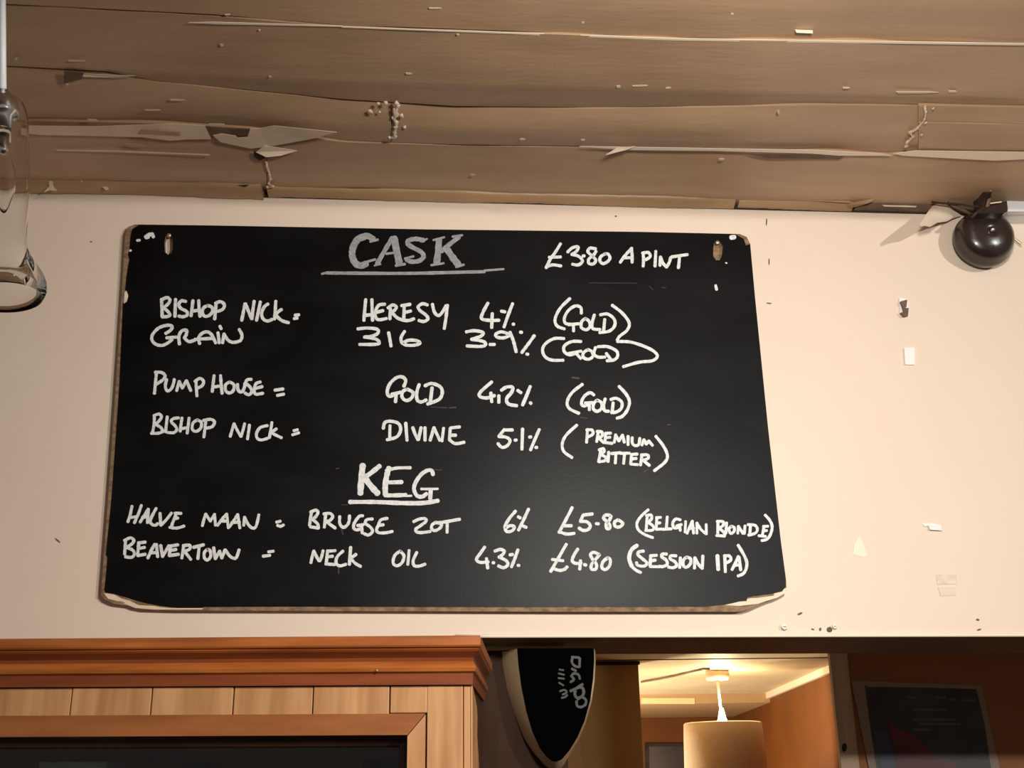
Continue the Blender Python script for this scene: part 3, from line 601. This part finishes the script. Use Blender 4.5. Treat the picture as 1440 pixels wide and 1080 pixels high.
hole(blob(81,760,5,1.2,.7), 'small slanted scuff on the wall left of the board')
hole(blob(128,340,1.2,1,.0), 'pin hole in the wall left of the board top')
hole(blob(866,304,1.5,1.2,.0), 'pin hole in the wall above the right half of the board')
hk = empty('wall_hook', W(1271, 432, 0)); tag(hk, 'small white hook with a broken dark clip, above the white square', 'hook')
o = plate('base', [W(x, y, -.003) for x, y in ((1264.5,419),(1276,420),(1278,434),(1277,445),(1266,444))], (0, .003, 0), 'screw', hk); lab(o, 'white plate of the hook')
o = plate('clip', [W(x, y, -.008) for x, y in ((1266,424),(1276,421),(1275,431),(1272,433),(1278,433),(1277,444),(1271,445),(1266,440),(1271,438),(1269,431))], (0, .004, 0), 'tornbrown', hk); lab(o, 'dark broken clip')
sq = plate('adhesive_pad', [W(x, y, -.004) for x, y in ((1271.5,489),(1286,488),(1286.5,513),(1273,512.5))], (0, .004, 0), 'screw'); bevel(sq, .0008); tag(sq, 'small white square adhesive pad below the hook', 'adhesive pad')
tp = wallpoly([(1296,736),(1300,740),(1306,739.5),(1308,745),(1325,746),(1323,738),(1309,735.5)], [-.001,-.002,-.003,-.006,-.006,-.002,-.001], 'screw', 'torn_tape', None, .0008); tag(tp, 'scrap of torn white tape on the wall at middle right', 'tape')
pt = empty('peeled_patch', W(1332, 823)); tag(pt, 'faint square patch of peeled plaster low on the right wall', 'patch')
plate('square', [W(x, y, -.0012) for x, y in ((1317,808),(1345,808),(1346,821),(1318,822))], (0, .001, 0), mat('patch_paint', (.66,.53,.41), .8, (.78,.65,.53), 90), pt)
plate('square', [W(x, y, -.0012) for x, y in ((1319,825),(1345,825),(1345,837),(1323,838))], (0, .001, 0), mat('patch_paint_light', (.74,.61,.48), .8), pt)
ft = wallpoly([(1201,767),(1206,757),(1209,756),(1213,762),(1219,780),(1216,784),(1200,780)], [-.0008]*7, 'lip', 'filler_patch', None, .0008); tag(ft, 'small smooth filler patch right of the board', 'patch')

# ------------------------------------------------------------------ glass pendant at top left
GY = -.62
def gp_(px, py): return W(px, py, GY)
ax0 = gp_(3.5, 0); ax1 = gp_(6, 430); axis = (ax0-ax1).normalized()
mpp = (gp_(56, 400)-gp_(6, 400)).length/50         # metres per px there
def H(py): return (gp_(5, py)-ax1).dot(axis)
pen = empty('pendant_lamp', ax1); tag(pen, 'clear glass pendant lamp with flared lip hanging at top left', 'pendant lamp')
out = [(10,137),(18,138),(26,143),(31,150),(34,162),(35.5,180),(36,215),(36,255),(34.5,290),(32,315),(30.5,335),(32,350),(38,364),(46,376),(53,388),(56.5,400),(56,410),(51,419)]
inn = [(47,414),(42,404),(35,396),(31,385),(29.5,370),(29,345),(31,315),(33.5,290),(35,255),(35,215),(34.4,180),(32.8,163),(29.5,151.5),(25,144.5),(18,139.5),(10,138.6)]
v, f = lathe([(r*mpp, H(y)) for r, y in out+inn], ax1, axis, 64, True)
gl = link('glass_shade', v, f, 'glass', pen, True); lab(gl, 'clear glass body with a thick flared rim')
v, f = lathe([(r*mpp, H(y)) for r, y in [(0,128),(8,128),(12,134),(20,140),(23,148),(23,158),(20,163),(14,166),(12,182),(0,182)]], ax1, axis, 40); lab(link('cap', v, f, 'steel', pen, True), 'polished chrome cap')
v, f = tube([ax1+axis*H(130), ax1+axis*(H(0)+.06)], 5.0*mpp, 14); lab(link('rod', v, f, 'white', pen, True), 'white rod')
ctop = ax1+axis*(H(0)+.06)
v, f = tube([ctop, Vector((ctop.x, ctop.y, topz(ctop.x)+.005))], 5.0*mpp, 14); link('rod', v, f, 'white', pen, True)
v, f = lathe([(r*mpp, H(y)) for r, y in [(0,182),(11,182),(11,205),(9,212),(12,225),(16,240),(17,256),(15,270),(10,283),(7,292),(3,298),(0,300),(0,298),(6,291),(9,282),(14,270),(16,256),(15,240),(11,226),(8,213),(10,205),(10,184)]], ax1, axis, 32); lab(link('bulb', v, f, 'glass', pen, True), 'unlit clear bulb')
v, f = lathe([(r*mpp, H(y)) for r, y in [(0,190),(8,190),(8,212),(5,216),(0,217)]], ax1, axis, 24); lab(link('lamp_holder', v, f, 'steel', pen, True), 'metal bulb holder')

# ------------------------------------------------------------------ wooden cabinet (own frame, slightly turned)
CO = Vector((0, -.42, 0)); CO.x = W(661, 963, -.42).x
PH = math.radians(3.3); U = Vector((math.cos(PH), -math.sin(PH), 0)); D = Vector((math.sin(PH), math.cos(PH), 0))
def front(px, py, w=0.0):                    # (u, z) on the front plane, w metres behind it
    o = CO + D*w; d = ray(px, py); p = CAM + d*((o-CAM).dot(D)/d.dot(D)); return (p-o).dot(U), p.z
def loc(u, w, z): return CO + U*u + D*w + Vector((0, 0, z + u*KS))
KS = -.011                                    # the cabinet stands very slightly out of level
def fz(px, py, w=0.0): u, z = front(px, py, w); return z - u*KS
cab = empty('display_cabinet', Vector((CO.x-.4, -.25, 0))); tag(cab, 'varnished pine cabinet with moulded cornice and glazed door at bottom left', 'cabinet')
CW = 1.0; CD = .33
def cbox(name, u0, u1, w0, w1, z0, z1, m, parent=cab, bev=0):
    V, f = box(u0, u1, w0, w1, z0, z1); V = [loc(*p) for p in V]; o = link(name, V, f, m, parent)
    if bev: bevel(o, bev)
    return o
def px_u(px, py, w=0): return front(px, py, w)[0]
z966 = fz(400,965.5); z1007 = fz(400,1007.5); 
cz0 = fz(400, 963.5, 0)
# cornice profile: (projection, z) from lower edge to the top, swept round front and right return
prj = .018
def zc(py, p): return fz(600, py, -p)
prof = [(.000, zc(963,0)), (.006, zc(963,.006)), (.0065, zc(953,.0065)), (.007, zc(947,.007)), (.012, zc(944,.012)), (.0135, zc(939,.0135)), (.0105, zc(933,.0105)), (.0075, zc(930,.0075)), (.0085, zc(925,.0085)), (.014, zc(920,.014)), (.020, zc(916,.020)),
        (.0215, zc(913,.0215)), (.0175, zc(911,.0175)), (.0225, zc(909.5,.0225)), (.024, zc(907,.024)), (.024, zc(895,.024)), (.023, zc(894,.023))]
V = []; Fc = []; k = len(prof)+2
stations = [(-CW, 'L'), (0, 'C'), (0, 'B')]
zt = prof[-1][1]; zb = prof[0][1]
full = prof + [(-.02, zt), (-.02, zb)]
for st in range(3):
    for p, z in full:
        if st == 0: V.append(loc(-CW, -p, z))
        elif st == 1: V.append(loc(p*.65, -p, z))
        else: V.append(loc(p*.65, CD, z))
for s_ in range(2):
    for j in range(k): a = s_*k+j; b = s_*k+(j+1) % k; Fc.append((a, b, b+k, a+k))
Fc.append(tuple(range(k))); Fc.append(tuple(range(2*k, 3*k)))
co = link('cornice', V, Fc, 'wood', cab); co.data.materials.append(M['woodshade'])
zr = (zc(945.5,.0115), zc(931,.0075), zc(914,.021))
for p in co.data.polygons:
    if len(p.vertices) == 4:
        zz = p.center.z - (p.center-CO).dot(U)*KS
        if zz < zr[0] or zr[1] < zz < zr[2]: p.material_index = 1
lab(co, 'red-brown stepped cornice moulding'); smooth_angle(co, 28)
# top board behind the cornice
cbox('top_board', -CW, -.005, .001, CD, zt-.02, zt-.002, 'wood')
v, f = lathe([(.0018,0),(.0016,-.001),(0,-.0014)], loc(front(530,943,-.0135)[0], -.0135, fz(530,943,-.0135)), D, 10); link('nail_head', v, f, 'brass', cab, True)
# frieze: separate blocks of pale wood
edges = [-300,-190,-80,-8+0,100,213,328,440,548]
edges = [-340,-232,-124,-12,100,213,328,440,548]
for a, b in zip(edges, edges[1:]):
    u0 = px_u(a+.9, 985); u1 = px_u(b-.9, 985)
    o = cbox('frieze_block', u0, u1, random.uniform(-.0012,.0004), .02, z1007+.0006, z966, 'woodlight', bev=.0012)
    for vv in o.data.vertices: pass
u600 = px_u(599.5, 1003); u548 = px_u(549, 985); uR = 0.0; z1003 = fz(570,1002.5)
o = cbox('frieze_block', u548, u600+.001, 0, .02, z1003, z966, 'woodlight', bev=.0012)
ZB = 1.25
o = cbox('stile', u600+.0012, px_u(651,1010), -.0006, .02, ZB, z966, 'woodlight', bev=.0012); lab(o, 'pale pine upright beside the door')
o = cbox('stile', px_u(652,1010), uR, -.0002, .021, ZB, z966, 'woodlight', bev=.0015); lab(o, 'narrow pale pine corner strip')
# lintel rail above, hidden top, and carcass sides
sd = plate('side_facing', [loc(.0005, w, z) for w, z in ((.0,z966),(.018,z966-.004),(.055,z966-.010),(.100,z966-.022),(.115,z966-.035),(.105,z966-.060),(.135,z966-.085),(.150,z966-.11),(.120,z966-.13),(.09,z966-.15),(.06,z966-.2),(.0,z966-.3))], U*.003, 'woodlight', cab)
lab(sd, 'pale splintered veneer edge on the cabinet side')
cbox('side_panel', -.018, 0, .021, CD, .02, zt-.02, 'wooddark'); cbox('side_panel', -CW, -CW+.018, .021, CD, .02, zt-.02, 'wooddark')
cbox('back_panel', -CW+.018, -.018, CD-.012, CD, .02, zt-.02, 'wooddark')
cbox('stile', -CW, -CW+.08, 0, .02, .02, z966, 'woodlight'); cbox('stile', u600+.0012, uR, 0, .02, .02, ZB-.001, 'woodlight')
cbox('plinth', -CW, 0, 0, CD, 0, .02, 'wood')
# door
door = cbox('door', px_u(-330,1000), u600-.0005, .004, .018, .1, z1003-.0008, 'woodframe')
bpy.data.objects.remove(door)
uI = px_u(573, 1034, -.002); zI = fz(573, 1033.5, -.002); uO = u600-.001; zO = z1003-.001; uLo = px_u(-330,1000); uLi = px_u(-300,1000)
door = plate('door', [loc(u, -.002, z) for u, z in ((uLo,zO),(uO,zO),(uI,zI),(uLi,zI))], D*.02, 'woodframe', cab); lab(door, 'red-brown top rail of the door, mitred at the corner')
for q in door.data.vertices: pass
plate('door_stile', [loc(u, -.002, z) for u, z in ((uO,zO-.0015),(uO,.1),(uI,.1),(uI,zI-.0015))], D*.02, 'woodlight', door)
plate('door_stile', [loc(u, -.002, z) for u, z in ((uLo,zO-.0015),(uLo,.1),(uLi,.1),(uLi,zI-.0015))], D*.02, 'woodlight', door)
# recessed dark rebate: stepped moulding inside the frame
zA = fz(300,1050,.018); zBm = fz(300,1058,.020); 
def cm(name, prof2, m):                        # horizontal moulding swept along u with a mitre down the right side
    V = []; Fc = []; k = len(prof2)
    for st in range(3):
        for off, w in prof2:
            if st == 0: V.append(loc(uLi, w, zI-off))
            elif st == 1: V.append(loc(uI-off, w, zI-off))
            else: V.append(loc(uI-off, w, .1))
    for s_ in range(2):
        for j in range(k): a = s_*k+j; b = s_*k+(j+1) % k; Fc.append((a, b, b+k, a+k))
    Fc.append(tuple(range(k))); Fc.append(tuple(range(2*k, 3*k)))
    o = link(name, V, Fc, m, door); smooth_angle(o, 40); return o
lab(cm('glazing_moulding', [(.0,.004),(.002,.012),(.006,.022),(.010,.026),(.0125,.0265),(.0145,.029),(.0150,.034),(.0,.034)], 'wooddark'), 'dark stained moulding around the glass')
gp1 = cbox('glass_pane', uLi, uI-.010, .030, .033, .1, zI-.010, 'pane', door); lab(gp1, 'dark glass pane')
cbox('shelf', -CW+.018, -.018, .06, CD-.012, 1.30, 1.318, 'wooddark')
# dim shapes on the upper shelf, added to stand in for reflections in the glass
def goblet(u, w, label):
    base = loc(u, w, 1.318)
    hgt = fz(540,1071,w)-1.318
    e = empty('reflection_glass', base); tag(e, label, 'glass', 'stemmed glasses added for reflections in the cabinet door')
    b = hgt*.5
    pr = [(0,0),(.028,0),(.028,.003),(.006,.008),(.004,.02),(.004,b),(.016,b+.015),(.028,b+.05),(.030,b+.08),(.027,hgt),(.0255,hgt),(.028,b+.08),(.026,b+.05),(.014,b+.02),(0,b+.012)]
    v, f = lathe(pr, base, Vector((0,0,1)), 28); link('bowl', v, f, 'glass', e, True); return e
goblet(front(285,1075,.14)[0], .14, 'stemmed glass standing in for a reflection in the dark cabinet glass, to the left')
goblet(front(536,1075,.14)[0], .14, 'stemmed glass standing in for a reflection in the dark cabinet glass, nearest the right side of the door')
ua = front(55,1075,.16)[0]; ub = front(150,1075,.16)[0]
ct = cbox('reflection_box', ua, ub, .16, .24, 1.318, fz(100,1071,.16), mat('grey_green_reflection', (.28,.30,.24), .6, (.2,.21,.17), 8), None, .002)
tag(ct, 'pale grey green box standing in for a reflection in the dark cabinet glass at bottom left', 'reflection_box')
# ------------------------------------------------------------------ beyond the opening: posts, surfboard, far room
CZ = 2.16                                     # ceiling height of the far room
jp = plate('door_frame', [Vector((W(560,1000,.14).x,.10,0)), Vector((W(796,1060,.14).x,.10,0)), Vector((W(796,1060,.14).x,.10,linz(0)-.012)), Vector((W(560,1000,.14).x,.10,linz(0)-.012))], (0,.05,0), 'jamb')
# only as wide as the brown post seen beside the surfboard
struct(jp, 'dark brown door post behind the surfboard'); jp.name = 'trim_3'
# surfboard
SY = .045
sb = empty('surfboard', W(782, 1072, SY)); tag(sb, 'black pointed surfboard nose with faded grey lettering hanging below the lintel', 'surfboard')
top_ = [(727,905),(729,935),(733,965),(740,1000),(749,1030),(759,1052),(768,1064),(776,1070),(782,1071.5),(790,1068),(801,1055),(812,1037),(822,1014),(830,985),(834,955),(835.5,930),(835,905)]
tp_ = top_
rot = -.0
ptsF = [W(x, y, SY) for x, y in tp_]
zcap = linz(0)-.02
ptsF = [Vector((p.x, p.y, min(p.z, linz(p.x)-.014))) for p in ptsF]
inset = ptsF
rail = [W(x, y, SY+.055) for x, y in [(706,905),(707,935),(713,968),(723,1003),(737,1038),(750,1058),(765,1075),(778,1086),(786,1086),(794,1074),(804,1056),(814,1037),(823,1014),(830,985),(834,955),(835,930),(834,905)]]
rail = [Vector((p.x, p.y, min(p.z, linz(p.x)-.014))) for p in rail]
n = len(ptsF)
mid = [(a.lerp(b, .5)+(Vector(((a.x-ptsF[8].x)*.04, 0, -.002)))) for a, b in zip(ptsF, rail)]
V = rail+mid+[p+Vector((0,.0006,0)) for p in ptsF]
Fc = []
for s_ in range(2):
    for i in range(n): a = s_*n+i; b = s_*n+(i+1) % n; Fc.append((a, b, b+n, a+n))
tr_ = tessellate_polygon([rail]); Fc += [tuple(t) for t in tr_]
o = link('rail', V, Fc, 'surfedge', sb); smooth_angle(o, 50); lab(o, 'cream side rail')
plate('deck', ptsF, (0, .0005, 0), 'blackgloss', sb)
def sprint(txt, w, m='greyprint'):
    global BY
    keep = BY; BY = SY-.0003
    o = writing(770,910,10.8,w,txt,m,'faded grey vertical lettering','lettering',sb); BY = keep; return o
sprint('''@40 420,640 470,610 530,620 550,690 520,750 450,770 415,720 420,660|@36 460,790 520,760 580,800 575,870 510,910 450,890 440,820|@40 350,665 430,630 530,565
@34 360,440 400,400 470,420 490,480|@34 350,530 400,490 360,440|@34 370,150 480,160|@34 380,150 370,230 420,290 480,300|@34 490,170 485,300|@34 370,330 430,360''', 36)
sprint('''@26 180,340 240,350|@26 170,400 250,420|@26 165,470 250,480|@26 175,540 240,580|@28 190,670 260,650 290,690 230,720|@28 215,770 260,760 300,730''', 28)
# right inner wall with post and poster
PY = .95
pL0 = W(1164, 925, PY); pL1 = W(1185, 1075, PY)
rx = W(1174, 1000, PY).x
v, f = box(rx+.045, 2.8, PY, PY+.08, 0, CZ); struct(link('wall_right', v, f, mat('shadowed_orange_wall', (.34,.13,.04), .7, (.29,.105,.032), 4)), 'dim orange brown wall with the poster right of the opening')
v, f = box(rx, rx+.045, PY-.006, PY+.012, 0, CZ)
pst = struct(link('trim_4', v, f, mat('grey_brown_post', (.60,.42,.28), .6, (.48,.33,.22), 6, (6,6,1))), 'pale brown wooden post at the end of the orange wall')
hl = plate('bolt_hole', [W(x, y, PY-.0075) for x, y in blob(1187.5,1051,3.6,6.2,.1)], (0, .001, 0), 'dark', pst)
po = empty('poster', W(1300, 1060, PY-.003)); tag(po, 'poster with pale border and dark print on the dim wall at bottom right', 'poster')
yy = PY-.0035
cor = [(1197,957),(1380,964),(1407,1085),(1438,1230),(1252,1228),(1222,1080)]
plate('paper', [W(x, y, yy) for x, y in cor], (0,.002,0), 'poster', po)
plate('print', [W(x, y, yy-.0006) for x, y in [(1216,963),(1222,966),(1240,966),(1300,967),(1373,969),(1378,990),(1385,1020),(1392,1070),(1420,1220),(1262,1218),(1233,1080),(1225,1030)]], (0,.0005,0), 'posterdark', po)
plate('red_shape', [W(x, y, yy-.001) for x, y in [(1248,1010),(1265,1026),(1284,1034),(1300,1050),(1312,1064),(1340,1072),(1355,1090),(1380,1200),(1290,1200),(1270,1120),(1258,1060)]], (0,.0003,0), 'posterred', po)
plate('blue_shape', [W(x, y, yy-.0009) for x, y in [(1229,1028),(1248,1027),(1256,1060),(1266,1110),(1280,1200),(1262,1200),(1244,1110)]], (0,.0003,0), 'posterblue', po)
for (x0, x1, y) in ((1275,1288,979),(1314,1330,979),(1334,1345,982),(1352,1372,983),(1282,1330,996),(1282,1345,1010),(1290,1350,1016),(1284,1310,1024)):
    plate('print_line', [W(x0,y,yy-.0011), W(x1,y+.5,yy-.0011), W(x1+.6,y+4,yy-.0011), W(x0+.6,y+3.6,yy-.0011)], (0,.0003,0), 'postertext', po)
# far room shell
fy0 = WT+.002
RW = [Z(1163, 939, CZ), Z(1069, 980, CZ)]
dr = (RW[1]-RW[0]).normalized()
BWY = Z(930, 1009, CZ-.05).y
def at_y(y): return RW[0] + dr*((y-RW[0].y)/dr.y)
e0 = at_y(PY+.10); e1 = at_y(BWY)
BMY = Z(960, 976, CZ).y
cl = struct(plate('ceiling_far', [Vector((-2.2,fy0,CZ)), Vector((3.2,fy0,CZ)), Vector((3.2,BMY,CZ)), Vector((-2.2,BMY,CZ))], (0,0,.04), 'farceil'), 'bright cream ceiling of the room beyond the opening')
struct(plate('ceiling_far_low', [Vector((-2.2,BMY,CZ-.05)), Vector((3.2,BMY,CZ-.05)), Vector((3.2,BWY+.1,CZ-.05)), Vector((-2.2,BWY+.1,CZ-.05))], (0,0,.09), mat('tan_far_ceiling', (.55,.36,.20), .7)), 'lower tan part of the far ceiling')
cj = Z(1030, 926, CZ).y
v, f = box(-2.2, 3.2, cj-.004, cj+.004, CZ-.003, CZ+.001); link('joint', v, f, 'tornbrown', cl)
hp = [W(902,981.5,BMY-.002), W(977,981.5,BMY-.002), W(977,990,BMY-.002), W(902,989.5,BMY-.002)]
struct(plate('trim_5', hp, (0,.0018,0), mat('pale_panel', (.85,.72,.42), .6)), 'pale flat panel on the far ceiling beam')
wdir = Vector((dr.y, -dr.x, 0))
struct(plate('wall_far_right', [Vector((e0.x,e0.y,0)), Vector((e1.x,e1.y,0)), Vector((e1.x,e1.y,CZ)), Vector((e0.x,e0.y,CZ))], wdir*.1, 'amberwall'), 'orange side wall of the far room')
cv = struct(plate('trim_6', [e0-Vector((0,0,.030))-wdir*.001, e1-Vector((0,0,.030))-wdir*.001, e1-wdir*.001, e0-wdir*.001], -wdir*.018, 'lip'), 'white coving strip along the orange wall')
struct(plate('wall_far_back', [Vector((-2.2,BWY,0)), Vector((3.2,BWY,0)), Vector((3.2,BWY,CZ)), Vector((-2.2,BWY,CZ))], (0,.1,0), 'amberwall'), 'orange end wall of the far room')
QY = Z(893, 930, CZ).y
pe = W(901, 1005, QY).x
ppt = struct(plate('wall_left', [Vector((-2.2,QY,0)), Vector((pe,QY,0)), Vector((pe,QY,CZ)), Vector((-2.2,QY,CZ))], (0,.12,0), 'mustard'), 'mustard partition beside the surfboard')
v, f = box(-2.2, pe+.004, QY-.02, QY, CZ-.014, CZ-.002); link('top_strip', v, f, 'dark', ppt)
p2 = QY-.35
v, f = box(W(765,1060,p2).x, W(818,1060,p2).x, p2, p2+.08, 0, CZ); struct(link('trim_7', v, f, mat('tan_pilaster', (.42,.27,.14), .7)), 'tan upright behind the surfboard nose')
struct(plate('wall_far_left', [Vector((-2.2,fy0,0)), Vector((-2.2,BWY,0)), Vector((-2.2,BWY,CZ)), Vector((-2.2,fy0,CZ))], (-.1,0,0), 'mustard'))
# cable on the far ceiling to the ceiling rose
ly = 3.0
rose = Z(1008, 943, CZ); ly = rose.y
lampx = rose.x
v, f = tube([Z(902,959,CZ-.006), Z(925,955,CZ-.008), Z(950,950,CZ-.006), Z(975,944,CZ-.006), Z(990,940.5,CZ-.006), Z(998,940.5,CZ-.008)], .005, 6)
tag(link('cable', v, f, 'tornbrown', None, True), 'thin brown cable running across the far ceiling to the lamp', 'cable')
pl = empty('hanging_lamp', (rose.x, rose.y, CZ)); tag(pl, 'hanging lamp with beige drum shade in the far room', 'lamp')
c = Vector((rose.x, rose.y, CZ))
v, f = lathe([(0,0),(.048,0),(.053,-.012),(.050,-.034),(.044,-.040),(0,-.040)], c, Vector((0,0,1)), 32); lab(link('ceiling_rose', v, f, mat('rose_plastic', (.62,.48,.36), .5), pl, True), 'round beige ceiling rose')
zsh = W(1018, 1019, ly).z
v, f = tube([c+Vector((0,0,-.04)), Vector((c.x+.004, c.y, zsh+.07)), Vector((c.x+.006, c.y, zsh+.05))], .006, 8); lab(link('cord', v, f, 'lip', pl, True), 'pale cord')
lc = Vector((c.x+.008, c.y, zsh))
v, f = lathe([(0,.070),(.008,.066),(.012,.050),(.016,.030),(.024,.008),(.028,-.012),(.022,-.034),(0,-.045)], lc, Vector((0,0,1)), 24); lab(link('bulb', v, f, 'bulb', pl, True), 'glowing bulb showing above the shade')
lamp('shade_bulb_light', 'POINT', lc+Vector((.0,-.04,.085)), 6, (1.0,.80,.46), .02)
R1 = (W(1072,1022,ly)-W(964,1022,ly)).length/2; 
v, f = lathe([(R1*.97,0),(R1,-.004),(R1*1.02,-.06),(R1*1.09,-.34),(R1*1.085,-.34),(R1*1.0,-.06),(R1*.96,-.004)], lc+Vector((0,0,.008)), Vector((0,0,1)), 64, True); lab(link('lamp_shade', v, f, 'shade', pl, True), 'beige fabric drum shade')
for i in range(3):
    a = 2*math.pi*i/3+.4
    v, f = tube([lc+Vector((0,0,-.04)), lc+Vector((R1*.96*math.cos(a), R1*.96*math.sin(a), -.03))], .002, 6); link('shade_spoke', v, f, 'steel', pl)
# dark picture on the far end wall
pc = empty('picture', W(935, 1075, BWY-.01)); tag(pc, 'dark framed picture on the orange end wall left of the lampshade', 'picture')
q = [W(x, y, BWY-.02) for x, y in ((907,1045),(985,1045),(985,1180),(910,1180))]
plate('frame', q, (0,.019,0), 'picture', pc)
q = [W(x, y, BWY-.0215) for x, y in ((913,1050),(979,1050),(979,1174),(915,1174))]
plate('print', q, (0,.001,0), mat('dark_blue_print', (.03,.028,.04), .5, (.12,.10,.11), 1.6), pc)
# floors (out of view, below)
v, f = box(-2.3, 3.3, -4.6, BWY+.1, -.05, 0); struct(link('floor', v, f, 'floor'))
